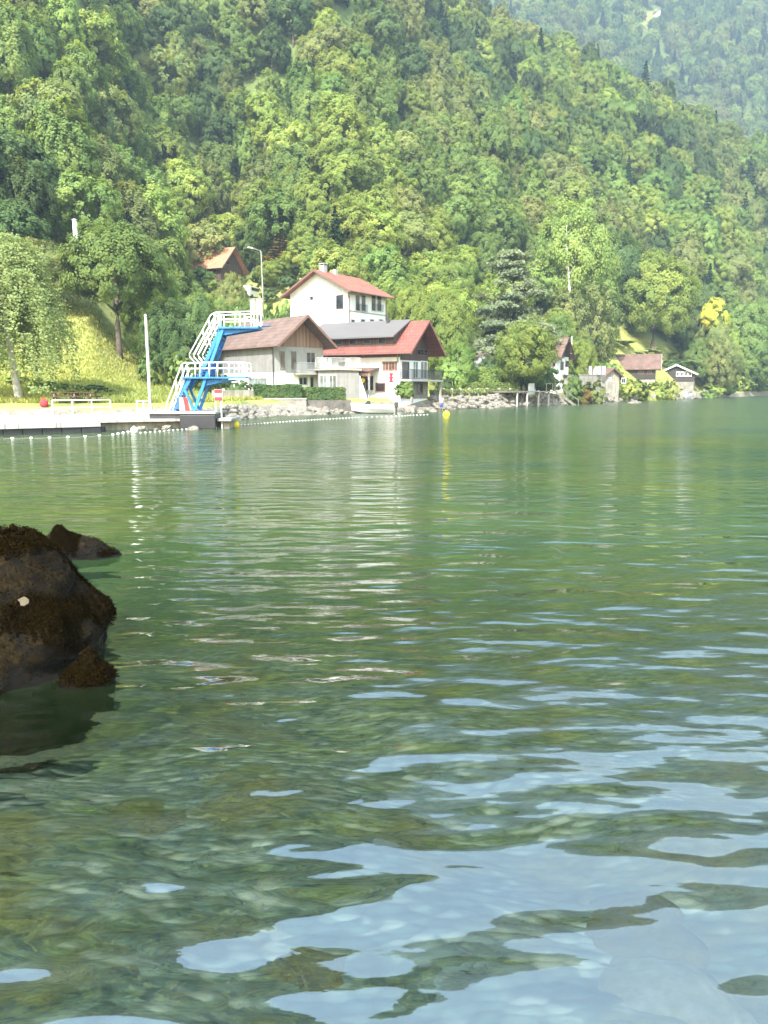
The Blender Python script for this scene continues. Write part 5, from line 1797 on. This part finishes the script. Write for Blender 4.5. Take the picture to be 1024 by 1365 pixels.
# no-entry sign: red, white, red bands on two posts
sg = thing('no_entry_sign', 'red and white banded no-entry sign on two white posts', 'sign', X(291, 560, 0, 43.6))
off3 = sg.location
a_, b_ = X(285.5, 519, 0, 43.6), X(297, 534.2, 0, 43.6)
m_ = MB(off3); m_.box(a_.x, b_.x, 43.56, 43.6, b_.z, a_.z); m_.build('board', white_paint, sg)
hz_ = (a_.z - b_.z)
m_ = MB(off3); m_.box(a_.x + .01, b_.x - .01, 43.552, 43.5575, b_.z + .01, b_.z + hz_ * .34); m_.build('red_band', red_paint, sg)
m_ = MB(off3); m_.box(a_.x + .01, b_.x - .01, 43.552, 43.5575, b_.z + hz_ * .66, a_.z - .01); m_.build('red_band', red_paint, sg)
for px_ in (287, 294.5):
    m_ = MB(off3); m_.tube([(X(px_, 530, 0, 43.6).x, 43.63, -1.5), (X(px_, 530, 0, 43.6).x, 43.63, a_.z)], .035, 8); m_.build('post', white_rail, sg)
# white ledge beside the pier
a_, b_ = X(292.5, 557, 0, 44), X(311, 561, 0, 44)
ld = thing('landing_ledge', 'low white concrete landing ledge beside the dark pier', 'ledge', (a_.x, 44, 0))
m_ = MB(ld.location); m_.box(a_.x, b_.x, 43.4, 46, b_.z, a_.z); m_.build('slab', concrete, ld, bevel=.03)
m_ = MB(ld.location); m_.box(a_.x + .2, b_.x - .2, 43.8, 45.6, -1.6, b_.z - .003); m_.build('footing', old_concrete, ld)

# flagpole, railings, picnic tables
fp = thing('flagpole', 'tall bare white flagpole on the quay', 'flagpole', X(200.5, 549, 0, 46.5))
h_ = X(200, 422, 0, 46.5).z - fp.location.z
m_ = MB(); m_.tube([(0, 0, 0), (0, 0, h_ * .5), (0, 0, h_)], [.085, .07, .05], 10); m_.build('mast', white_rail, fp, True)
m_ = MB(); m_.lathe((0, 0, h_), [(.05, 0), (.09, .05), (.05, .13), (.01, .15)], 10); m_.build('finial', white_rail, fp, True)
m_ = MB(); m_.box(-.28, .28, -.28, .28, -.05, .1); m_.lathe((0, 0, .1), [(.16, 0), (.14, .3), (.09, .4)], 10); m_.build('foot', concrete, fp)
m_ = MB(); m_.tube([(.10, -.02, h_ * .97), (.11, -.02, 1.2)], .012, 5); m_.build('halyard', rope_m, fp)

def rail_thing(label, A, B, h, n):
    r = thing('quay_railing', label, 'railing', A)
    m_ = MB(A)
    A, B = Vector(A), Vector(B)
    m_.tube([A + Vector((0, 0, h)), B + Vector((0, 0, h))], .035, 7)
    m_.tube([A + Vector((0, 0, h * .5)), B + Vector((0, 0, h * .5))], .025, 7)
    m_.build('handrail', white_rail, r, True)
    for k in range(n):
        p = A.lerp(B, k / (n - 1))
        m_ = MB(r.location); m_.tube([p, p + Vector((0, 0, h))], .035, 7); m_.build('post', white_rail, r)
rail_thing('white handrail at the edge of the picnic area', Vector((*pxy(68, 48.5), .6)), Vector((*pxy(146, 50.5), .6)), .95, 4)
rail_thing('white handrail beside the flagpole foot', Vector((*pxy(181, 46.8), .6)), Vector((*pxy(199, 46.8), .6)), .95, 3)
rail_thing('low white handrail left of the picnic tables', Vector((*pxy(46, 47.0), .6)), Vector((*pxy(68, 47.6), .6)), .35, 3)

pic = None
for k, (px_, Y_, rz_) in enumerate(((86, 51.5, .2), (112, 52, -.15))):
    loc = (*pxy(px_, Y_), max(gz(*pxy(px_, Y_)), .605))
    lb = 'dark picnic table on the quay, ' + ('nearer the birch' if k == 0 else 'nearer the flagpole')
    if pic is None:
        pic = thing('picnic_table', lb, 'picnic table', loc, rz_)
        m_ = MB()
        for j in range(4): m_.box(-.9, .9, -.38 + j * .195, -.38 + j * .195 + .18, .72, .765)
        m_.build('tabletop', dark_wood, pic)
        for sy in (-1, 1):
            m_ = MB(); m_.box(-.9, .9, sy * .72 - .14, sy * .72 + .14, .43, .475); m_.build('seat', dark_wood, pic)
        for sx in (-.65, .65):
            for sy in (-1, 1):
                m_ = MB(); m_.beam((sx, sy * .65, 0), (sx, sy * .25, .72), .09, .05); m_.build('leg', trim_wood, pic)
            m_ = MB(); m_.box(sx - .04, sx + .04, -.85, .85, .38, .428); m_.build('crossbar', trim_wood, pic)
    else:
        dup(pic, loc, rz_, label=lb)
bgx = pxy(57, 50)
bag = thing('red_bag', 'small red bag lying left of the picnic tables', 'bag', (bgx[0], bgx[1], max(gz(*bgx), .6)))
m_ = MB(); m_.lathe((0, 0, 0), [(.16, 0), (.27, .12), (.25, .34), (.13, .46), (.05, .5)], 12); m_.build('body', red_cloth, bag, True)
m_ = MB(); m_.tube([(-.12, 0, .44), (-.08, 0, .62), (.08, 0, .62), (.12, 0, .44)], .02, 6); m_.build('strap', red_cloth, bag)
lw = thing('bench_wall', 'low pale stone wall behind the birch at the left edge', 'wall', (*pxy(-60, 54), .5))
m_ = MB(); m_.box(-2, 4.6, 0, .5, -.3, .95); m_.build('masonry', wall_stone, lw)
m_ = MB(); m_.box(-2.05, 4.65, -.05, .55, .953, 1.05); m_.build('coping', old_concrete, lw)

# street lamp and mast on the hillside
lp = thing('street_lamp', 'pale street lamp with a single arm above the chalet', 'street lamp', onground(354, 118))
h_ = zpx(334, 118) - lp.location.z
m_ = MB(); m_.tube([(0, 0, -.2), (0, 0, 1.4)], .22, 10); m_.build('base', grey_metal, lp)
m_ = MB(); m_.tube([(0, 0, 1.0), (-.05, 0, h_ * .5), (-.15, 0, h_ - .15), (-.3, 0, h_)], [.13, .11, .08, .07], 10)
m_.tube([(-.25, 0, h_ - .03), (-1.5, -.2, h_ + .35)], .05, 8); m_.build('pole', pale_render, lp, True)
m_ = MB(); m_.hexa([(-2.15, -.35, h_ + .38), (-1.35, -.3, h_ + .27), (-1.35, -.05, h_ + .27), (-2.15, -.1, h_ + .38), (-2.1, -.33, h_ + .52), (-1.35, -.28, h_ + .42), (-1.35, -.07, h_ + .42), (-2.1, -.12, h_ + .52)]); m_.build('lamp_head', white_paint, lp, bevel=.03)

ms_Y = 86.0
ms = thing('concrete_mast', 'thick white concrete mast rising from trees on the left', 'mast', onground(114, ms_Y))
h_ = zpx(294, ms_Y) - ms.location.z
m_ = MB(); m_.tube([(0, 0, -.5), (0, 0, h_)], [.30, .22], 12); m_.build('shaft', white_paint, ms, True)
m_ = MB(); m_.lathe((0, 0, h_), [(.30, 0), (.30, .12), (.1, .2)], 12); m_.build('cap', grey_metal, ms)

# white van / car roof by the street: a parked van above the chalet
vY = 106.0
for y_ in np.arange(85, 135, 0.5):
    if (gz((339 - 512) / 1000 * y_, y_) - CAM_H) / y_ > TT(404): vY = float(y_); break
vn = onground(339, vY)
van = thing('parked_van', 'white parked van on the road below the street lamp', 'van', (vn.x, vn.y, vn.z + .5), R(72))
m_ = MB()
m_.prism_y([(-2.2, .35), (2.2, .35), (2.2, 1.0), (1.6, 1.15), (1.1, 1.95), (-2.1, 2.0), (-2.2, 1.6)], -.85, .85)
m_.build('body', white_paint, van, bevel=.08)
for sx in (-1.4, 1.4):
    for sy in (-.87, .67):
        m_ = MB(); m_.tube([(sx, sy, .33), (sx, sy + .2, .33)], .33, 14); w__ = m_.build('wheel', black_float, van)
m_ = MB(); m_.box(-1.6, 1.0, -.862, -.852, 1.25, 1.75); m_.build('side_window', glass_dark, van)
m_ = MB(); m_.box(-7, 7, -1.9, 2.6, -1.6, -.005); rdp = m_.build('road', old_concrete)
rdp.location = van.location; rdp.rotation_euler = (0, 0, R(8)); tag(rdp, kind='structure')

# ------------------------------------------------------------------ boats, jetty, steps
def boat(label, loc, rz, ln, beam_, hgt):
    r = thing('rowing_boat', label, 'boat', loc, rz)
    secs = []
    n = 11
    vs, fs = [], []
    prof = [(-1, 1.0), (-.92, .55), (-.6, .1), (0, 0), (.6, .1), (.92, .55), (1, 1.0), (.86, 1.0), (.8, .6), (.5, .22), (0, .15), (-.5, .22), (-.8, .6), (-.86, 1.0)]
    for i in range(n):
        t = i / (n - 1)
        wd = beam_ / 2 * (1 - max(0, (t - .35) / .65) ** 2.2) * (.86 + .14 * min(1, t * 4)) + .01
        sheer = hgt * (1 + .28 * t * t)
        keel = .12 * hgt * max(0, (t - .6) / .4) ** 2 * 3
        for (a_, b_) in prof:
            vs.append(((t - .5) * ln + (b_ * .12 * hgt if i == n - 1 else 0), a_ * wd, keel + b_ * (sheer - keel)))
    m = len(prof)
    for i in range(n - 1):
        for k in range(m):
            k2 = (k + 1) % m
            fs.append((i * m + k, i * m + k2, (i + 1) * m + k2, (i + 1) * m + k))
    fs.append(list(range(m - 1, -1, -1))); fs.append([(n - 1) * m + k for k in range(m)])
    MB().add(vs, fs).build('hull', solid('boat_gelcoat', (.50, .51, .52), .3, .08, 2.0, streak=.15), r)
    for t in (.3, .62):
        wd = beam_ / 2 * (1 - max(0, (t - .35) / .65) ** 2.2) * .85
        MB().box((t - .5) * ln - .13, (t - .5) * ln + .13, -wd, wd, hgt * .68, hgt * .75).build('thwart', grey_wood, r)
    return r
b1p = P(497, 549, 68.5)
b1 = boat('white motorboat pulled up by the gravel slip with a dark outboard', (b1p.x, b1p.y, .02), R(178), 3.9, 1.5, .75)
m_ = MB(); m_.box(-2.35, -2.0, -.16, .16, .55, 1.05); m_.box(-2.25, -2.08, -.06, .06, -.2, .55); m_.build('outboard', dark_metal, b1, bevel=.04)
m_ = MB(); m_.prism_y([(.1, .7), (.75, .82), (.45, 1.15), (.25, 1.15)], -.5, .5); m_.build('windscreen', glass_dark, b1)
b2p = P(912, 532, 157)
b2 = boat('small white boat moored below the dark cabin', (b2p.x, b2p.y, -.1), R(20), 4.4, 1.8, 1.0)
m_ = MB(); m_.box(-.6, .5, -.5, .5, .8, 1.5); m_.build('cuddy', white_plastic, b2, bevel=.08)
m_ = MB(); m_.box(-.05, .35, -.511, -.501, 1.1, 1.4); m_.build('side_window', glass_dark, b2)

jt = thing('jetty', 'weathered wooden jetty on posts below the round shore tree', 'jetty', (*pxy(705, 94), 0))
J = jt.location
m_ = MB(J)
p0, p1 = Vector((*pxy(678, 91.5), 1.75)), Vector((*pxy(738, 98.5), 1.75))
d_ = (p1 - p0).normalized(); nrm = Vector((-d_.y, d_.x, 0))
m_.hexa([p0, p1, p1 + nrm * 2.4, p0 + nrm * 2.4, p0 + Vector((0, 0, .14)), p1 + Vector((0, 0, .14)), p1 + nrm * 2.4 + Vector((0, 0, .14)), p0 + nrm * 2.4 + Vector((0, 0, .14))])
m_.build('deck', grey_wood, jt)
for px_ in (690.5, 703.5, 719, 733):
    t = (px_ - 678) / 60
    c = p0.lerp(p1, t) + nrm * .15
    m_ = MB(J); m_.tube([(c.x, c.y, -1.5), (c.x, c.y, 1.748)], .13, 8); m_.build('post', pale_render if px_ < 710 else grey_wood, jt)
m_ = MB(J)
for px_ in (728, 737):
    t = (px_ - 678) / 60
    c = p0.lerp(p1, t)
    m_.tube([c + Vector((0, 0, .14)), c + Vector((0, 0, 1.1))], .04, 6)
m_.tube([p0.lerp(p1, .83) + Vector((0, 0, 1.1)), p0.lerp(p1, .99) + Vector((0, 0, 1.1))], .04, 6)
m_.build('rail', grey_wood, jt)
ss = thing('lake_steps', 'grey wooden steps with handrail leading down to the water', 'stairs', (*pxy(755, 100), 0))
S_ = ss.location
for k, (dy, nm) in enumerate(((0, 'stringer'), (1.3, 'stringer'))):
    m_ = MB(S_); m_.beam(Vector((*pxy(740, 100 + dy), 1.9)), Vector((*pxy(772, 100.6 + dy), -.35)), .1, .3, up=(0, 0, 1)); m_.build(nm, grey_wood, ss)
m_ = MB(S_)
for k in range(9):
    t = (k + .5) / 9
    c = Vector((*pxy(740, 100.05), 1.9)).lerp(Vector((*pxy(772, 100.65), -.35)), t)
    m_.box(c.x - .18, c.x + .18, c.y + .06, c.y + 1.2, c.z + .1, c.z + .15)
m_.build('treads', grey_wood, ss)
m_ = MB(S_)
for dy in (0, 1.3):
    a_, b_ = Vector((*pxy(740, 100 + dy), 2.9)), Vector((*pxy(772, 100.6 + dy), .65))
    m_.tube([a_, b_], .05, 6)
    for t in (0, .5, 1):
        c = a_.lerp(b_, t); m_.tube([c, c - Vector((0, 0, 1.0))], .05, 6)
m_.build('handrail', grey_wood, ss)
m_ = MB(S_)
for (px_, ) in ((743,), (758,)):
    m_.tube([Vector((*pxy(px_, 100.7), -1.2)), Vector((*pxy(px_, 100.7), 1.6 - (px_ - 740) * .07))], .08, 6)
m_.build('post', grey_wood, ss)
bd = thing('garden_board', 'pale grey upright board beside the round tree trunk', 'board', (*pxy(709, 100.5), 1.4), R(10))
m_ = MB(); m_.hexa([(-.5, 0, 0), (.42, 0, 0), (.42, .06, 0), (-.5, .06, 0), (-.32, .35, 1.5), (.5, .35, 1.5), (.5, .41, 1.5), (-.32, .41, 1.5)]); m_.build('panel', grey_metal, bd)
m_ = MB(); m_.beam((-.2, .5, 0), (-.1, .38, 1.3), .05); m_.beam((.3, .5, 0), (.3, .38, 1.3), .05); m_.build('strut', grey_wood, bd)

# ------------------------------------------------------------------ buoys and float lines
def sphere_mb(r, n=18, m=10, zs=1.0):
    return [(max(r * math.sin(math.pi * k / m), .004), -r * zs * math.cos(math.pi * k / m)) for k in range(m + 1)]
def buoy(label, px, py, r, mat, zc=.45):
    c = wpt(px, py, 0)
    b = thing('mooring_buoy', label, 'buoy', (c.x, c.y, r * zc))
    m_ = MB(); m_.lathe((0, 0, 0), sphere_mb(r, zs=1.08), 20); m_.build('ball', mat, b, True)
    m_ = MB(); m_.tube([(-.05, 0, r * 1.05), (-.04, 0, r * 1.25), (.04, 0, r * 1.25), (.05, 0, r * 1.05)], .018, 6); m_.build('ring', grey_metal, b)
    return b
buoy('yellow ball buoy in the float line near the dark pier', 314, 569, .25, yellow_plastic)
buoy('yellow ball buoy off the gravel slip by the wading person', 595, 555, .30, yellow_plastic)
buoy('white ball buoy in the float line below the flagpole', 179, 577.5, .19, white_plastic, .7)

def float_line(label, pts_, n, r, slack=0.0):
    W_ = [wpt(a_, b_, 0.02) for a_, b_ in pts_]
    seg = [0]
    for a_, b_ in zip(W_[:-1], W_[1:]): seg.append(seg[-1] + (b_ - a_).length)
    def at(s):
        for k in range(len(seg) - 1):
            if s <= seg[k + 1]: return W_[k].lerp(W_[k + 1], (s - seg[k]) / (seg[k + 1] - seg[k]))
        return W_[-1]
    t_ = thing('float_line', label, 'float line', W_[0])
    m_ = MB(W_[0]); m_.tube([at(seg[-1] * k / 60) + Vector((0, 0, .01 * math.sin(k))) for k in range(61)], .009, 5)
    m_.build('rope', rope_m, t_)
    fm = None
    for k in range(n):
        p = at(seg[-1] * (k + .5) / n)
        if fm is None:
            m_ = MB(); m_.tube([(-r * 1.5, 0, 0), (-r, 0, 0), (r, 0, 0), (r * 1.5, 0, 0)], [r * .4, r, r, r * .4], 8)
            fo = m_.build('float', white_plastic, t_, True); fm = fo.data
        else:
            fo = link(bpy.data.objects.new('float', fm), t_)
        fo.location = p - W_[0] + Vector((0, 0, r * .35))
        fo.rotation_euler = (0, 0, random.uniform(-.4, .4))
float_line('rope with widely spaced white floats in front of the pontoon', [(4, 585), (60, 584), (110, 582.5), (150, 580), (174, 575.5)], 10, .05)
float_line('rope of closely strung white floats from the buoy towards the red chalet', [(184, 577.5), (240, 573), (312, 567.5), (372, 562.8), (430, 559), (480, 556.5)], 62, .036)
float_line('far rope of white floats ending off the gravel slip', [(486, 556), (530, 555), (548, 553.8), (572, 552.8)], 17, .04)

# ------------------------------------------------------------------ person wading by the slip
pc = P(588.5, 549, 77.0)
person = thing('person', 'person in pale top and blue shorts wading by the gravel slip', 'person', (pc.x, pc.y, -.13), R(20))
vv = [(0, 0, .90), (0, .01, 1.08), (0, .0, 1.28), (0, -.01, 1.42), (0, -.02, 1.50), (0, -.03, 1.60), (0, -.03, 1.70),
      (.19, 0, 1.38), (.25, -.03, 1.12), (.23, -.12, .90), (.22, -.15, .82),
      (-.19, 0, 1.38), (-.26, -.02, 1.12), (-.25, -.10, .90), (-.25, -.13, .82),
      (.10, 0, .84), (.12, -.03, .48), (.12, 0, .10), (.12, -.10, .03),
      (-.10, 0, .84), (-.13, .04, .48), (-.13, .08, .10), (-.13, -.02, .03)]
ee = [(0, 1), (1, 2), (2, 3), (3, 4), (4, 5), (5, 6), (3, 7), (7, 8), (8, 9), (9, 10), (3, 11), (11, 12), (12, 13), (13, 14),
      (0, 15), (15, 16), (16, 17), (17, 18), (0, 19), (19, 20), (20, 21), (21, 22)]
rr_ = [(.15, .11), (.135, .10), (.16, .11), (.12, .09), .055, (.085, .10), (.075, .09), .06, .045, .035, .03, .06, .045, .035, .03,
       .085, .06, .04, .035, .085, .06, .04, .035]

def skinned(name, vv, ee, rr_, mat, parent, sub=2):
    me = bpy.data.meshes.new(name)
    me.from_pydata(vv, ee, [])
    o = bpy.data.objects.new(name, me)
    link(o, parent)
    o.modifiers.new('skin', 'SKIN')
    import bmesh
    bm = bmesh.new(); bm.from_mesh(me)
    ly = bm.verts.layers.skin.verify()
    bm.verts.ensure_lookup_table()
    for k, r_ in enumerate(rr_):
        bm.verts[k][ly].radius = r_ if hasattr(r_, '__len__') else (r_, r_)
        bm.verts[k][ly].use_root = (k == 0)
    bm.to_mesh(me); bm.free()
    s_ = o.modifiers.new('sub', 'SUBSURF'); s_.levels = sub; s_.render_levels = sub
    me.materials.append(mat)
    return o
skinned('body', vv, ee, rr_, skin, person)
# shirt and shorts follow the body a little proud of it
skinned('shirt', [(0, 0, .90), (0, .01, 1.08), (0, 0, 1.28), (0, -.01, 1.39), (.19, 0, 1.385), (.235, -.015, 1.20), (-.19, 0, 1.385), (-.24, -.01, 1.20)],
        [(0, 1), (1, 2), (2, 3), (3, 4), (4, 5), (3, 6), (6, 7)], [(.185, .145), (.175, .135), (.19, .14), (.13, .10), .085, .072, .085, .072], pale_cloth, person)
skinned('shorts', [(0, 0, .84), (0, 0, .98), (.09, 0, .72), (.122, -.015, .48), (-.09, 0, .72), (-.128, .02, .48)], [(0, 1), (0, 2), (2, 3), (0, 4), (4, 5)], [(.175, .14), (.17, .135), .115, .11, .115, .11], blue_cloth, person)
skinned('hair', [(0, -.005, 1.66), (0, -.02, 1.72)], [(0, 1)], [(.09, .10), (.07, .08)], hair_m, person)
for sx, hx in ((1, (.22, -.15, .82)), (-1, (-.25, -.13, .82))):
    hv, he, hr = [hx, (hx[0], hx[1] - .03, hx[2] - .07)], [(0, 1)], [.03, .028]
    for j, (o1, ln_) in enumerate(((-.03, .075), (-.01, .085), (.01, .08), (.03, .065))):
        hv += [(hx[0] + o1 * sx * .6, hx[1] - .045 + o1 * .3, hx[2] - .11), (hx[0] + o1 * sx * .6, hx[1] - .05, hx[2] - .11 - ln_)]
        he += [(1, 2 + 2 * j), (2 + 2 * j, 3 + 2 * j)]; hr += [.011, .008]
    hv.append((hx[0] - .045 * sx, hx[1] - .05, hx[2] - .07)); he.append((0, len(hv) - 1)); hr.append(.011)
    skinned('hand', hv, he, hr, skin, person, 1)
skinned('face', [(0, -.115, 1.625), (0, -.135, 1.60), (0, -.105, 1.665)], [(0, 1), (0, 2)], [.016, .018, .012], skin, person, 1)

# ------------------------------------------------------------------ boulders in the foreground
def loft_rock(name, label, levels, Y, depth, seed, mat, amp=.07, group=None, z_shift=0.0):
    from mathutils import noise
    lv = [(zpx(py, Y) + z_shift, (l - 512) / 1000 * Y, (r - 512) / 1000 * Y) for py, l, r in levels]
    lv.sort()
    zs_ = [a_[0] for a_ in lv]
    n, m = 96, 72
    base = Vector(((lv[0][1] + lv[0][2]) / 2, Y, 0))
    vs, fs = [], []
    for i in range(m):
        z = zs_[0] + (zs_[-1] - zs_[0]) * i / (m - 1)
        l = float(np.interp(z, zs_, [a_[1] for a_ in lv])); r = float(np.interp(z, zs_, [a_[2] for a_ in lv]))
        cx_, rx_ = (l + r) / 2, (r - l) / 2
        ry = rx_ * depth
        cy_ = Y + ry * .08
        for k in range(n):
            a_ = 2 * math.pi * k / n
            c, s = math.cos(a_), math.sin(a_)
            e = 0.78
            c2, s2 = math.copysign(abs(c) ** e, c), math.copysign(abs(s) ** e, s)
            p = Vector((cx_ + rx_ * c2, cy_ + ry * s2, z))
            q = p * 1.6 + Vector((seed * 5.1, seed * 2.3, seed))
            v1_ = noise.voronoi(q * 1.15)[0]; v2_ = noise.voronoi(q * 3.1 + Vector((4, 1, 7)))[0]
            d = (min(v1_[1] - v1_[0], .5) - .32) * amp * 2.6 + (min(v2_[1] - v2_[0], .4) - .22) * amp * .9
            d += (noise.fractal(q * 1.2, 0.9, 2.1, 7) - .2) * amp * .8 + (noise.noise(q * 8) * .35 + noise.noise(q * 19) * .25) * amp * .6
            p += Vector((c, s, .25)) * d
            vs.append(p - base)
    for i in range(m - 1):
        for k in range(n):
            k2 = (k + 1) % n
            fs.append((i * n + k, i * n + k2, (i + 1) * n + k2, (i + 1) * n + k))
    top = sum((vs[(m - 1) * n + k] for k in range(n)), Vector()) / n + Vector((0, 0, .02))
    vs.append(top)
    for k in range(n): fs.append(((m - 1) * n + k, (m - 1) * n + (k + 1) % n, len(vs) - 1))
    o = MB().add(vs, fs).build(name, mat, None, True)
    o.location = base
    # clinging moss and weed
    rng = np.random.default_rng(seed)
    me = o.data
    nf = len(me.polygons)
    ce = np.empty(nf * 3); me.polygons.foreach_get('center', ce); ce = ce.reshape(-1, 3)
    no = np.empty(nf * 3); me.polygons.foreach_get('normal', no); no = no.reshape(-1, 3)
    ar = np.empty(nf); me.polygons.foreach_get('area', ar)
    no *= np.sign((no * (ce - ce.mean(0))).sum(1, keepdims=True) + 1e-9)
    wgt = ar * (ce[:, 2] > 0.04) * np.clip(.4 + no[:, 2], .12, 1.2) * np.clip(np.sin(ce[:, 0] * 5 + seed) * np.sin(ce[:, 2] * 7 + ce[:, 1] * 4) + .6 * np.sin(ce[:, 0] * 13 + ce[:, 2] * 9), .03, 1)
    k = rng.choice(nf, int(20000 * ar.sum()), p=wgt / wgt.sum())
    C = ce[k] + rng.normal(size=(len(k), 3)) * .012 + no[k] * .006
    q, f = leaf_quads(C, no[k] * .8 + rng.normal(size=(len(k), 3)) * .7, .0085, rng, 1.6)
    link(bpy.data.objects.new('moss', np_mesh('moss', q, f, MATS['rock_moss_tufts'], False, np.clip(rng.normal(size=len(k)) * .25 + .5, 0, 1))), o)
    return tag(o, label, 'boulder', group)

foliage('rock_moss_tufts', (0.0088, 0.006, 0.0022), var=.7, trans=0.1, hue=0.0)
big = loft_rock('boulder', 'large dark mossy boulder rising from the water at the left edge',
                [(980, -330, 90), (905, -320, 94), (880, -310, 98), (858, -300, 108), (838, -285, 116), (822, -270, 108), (800, -250, 92), (775, -225, 72), (750, -200, 54),
                 (738, -178, 47), (728, -150, 38), (719, -120, 28), (710, -90, 10), (706, -70, -10)], 6.3, .75, 3, rock_moss, .06)
loft_rock('boulder', 'low dark boulder behind the large mossy boulder', [(770, 10, 152), (742, 15, 148), (734, 22, 141), (725, 30, 126), (716, 40, 102), (708, 52, 82), (702, 60, 72)], 10.4, .5, 8, rock_moss, .06)
loft_rock('boulder', 'small dark boulder at the foot of the large mossy boulder', [(950, 46, 128), (915, 52, 124), (900, 60, 121), (888, 68, 116), (877, 80, 108), (870, 88, 99)], 5.75, .7, 5, rock_moss, .04)
rock_bed = stone('submerged_stone', (.020, .022, .014), (.070, .068, .045), 1.6, ((.022, .020, .006), (.075, .062, .014)), .6, spec=0.05)
rock_light = stone('submerged_pale_stone', (.055, .054, .042), (.15, .145, .115), 2.0, ((.05, .045, .02), (.10, .09, .04)), .5, spec=0.05)
for k, (px_, py_, z_, r_, mt, lb) in enumerate([(900, 1345, -.32, .42, rock_light, 'pale submerged boulder close to the bottom right corner'),
                                             (850, 1270, -.5, .5, rock_bed, 'yellowish weedy submerged boulder above the pale one'),
                                             (160, 1150, -.75, .8, rock_bed, 'weedy submerged boulder in the left foreground'),
                                             (190, 1330, -.45, .55, rock_bed, 'weedy submerged boulder close to the bottom left corner'),
                                             (430, 1320, -.45, .4, rock_bed, 'weedy submerged boulder at the bottom centre')]):
    c = wpt(px_, py_, z_)
    me = rock_mesh(20 + k, mt, 4, (1.2, .9, .45), .3)
    me.polygons.foreach_set('use_smooth', [True] * len(me.polygons))
    o = rock(c - Vector((0, 0, r_ * .3)), r_, lb, None, me, .3)
    o.rotation_euler = (0, 0, k * .8)
    o.name = 'submerged_boulder'

# pale leaf on the big boulder
from mathutils.bvhtree import BVHTree
me = big.data
bv = BVHTree.FromPolygons([big.location + v.co for v in me.vertices], [tuple(p.vertices) for p in me.polygons])
d_ = (P(33, 805, 6.0) - Vector((0, 0, CAM_H))).normalized()
hit, nrm_, _, _ = bv.ray_cast(Vector((0, 0, CAM_H)), d_)
if hit is not None:
    nrm_ = nrm_ if nrm_.dot(d_) < 0 else -nrm_
    t1 = nrm_.cross(Vector((0, 0, 1))).normalized(); t2 = t1.cross(nrm_).normalized()
    if t2.z < 0: t2 = -t2
    sh_ = [(-.04, -.02), (-.012, -.05), (.02, -.04), (.028, -.008), (.05, .018), (.024, .03), (.004, .048), (-.018, .03), (-.036, .014)]
    c0 = hit + nrm_ * .032
    bot = [c0 + t1 * a_ + t2 * b_ for a_, b_ in sh_]; tp_ = [p + nrm_ * (.006 + .006 * (k % 2)) for k, p in enumerate(bot)]
    n = len(sh_)
    o = MB(hit).add(bot + tp_, [list(range(n - 1, -1, -1)), list(range(n, 2 * n))] + [(k, (k + 1) % n, n + (k + 1) % n, n + k) for k in range(n)]).build('dry_leaf', solid('dry_leaf_skin', (.085, .068, .04), .8, .12, 20.0))
    o.location = hit
    tag(o, 'pale dry leaf stuck to the large mossy boulder', 'leaf')
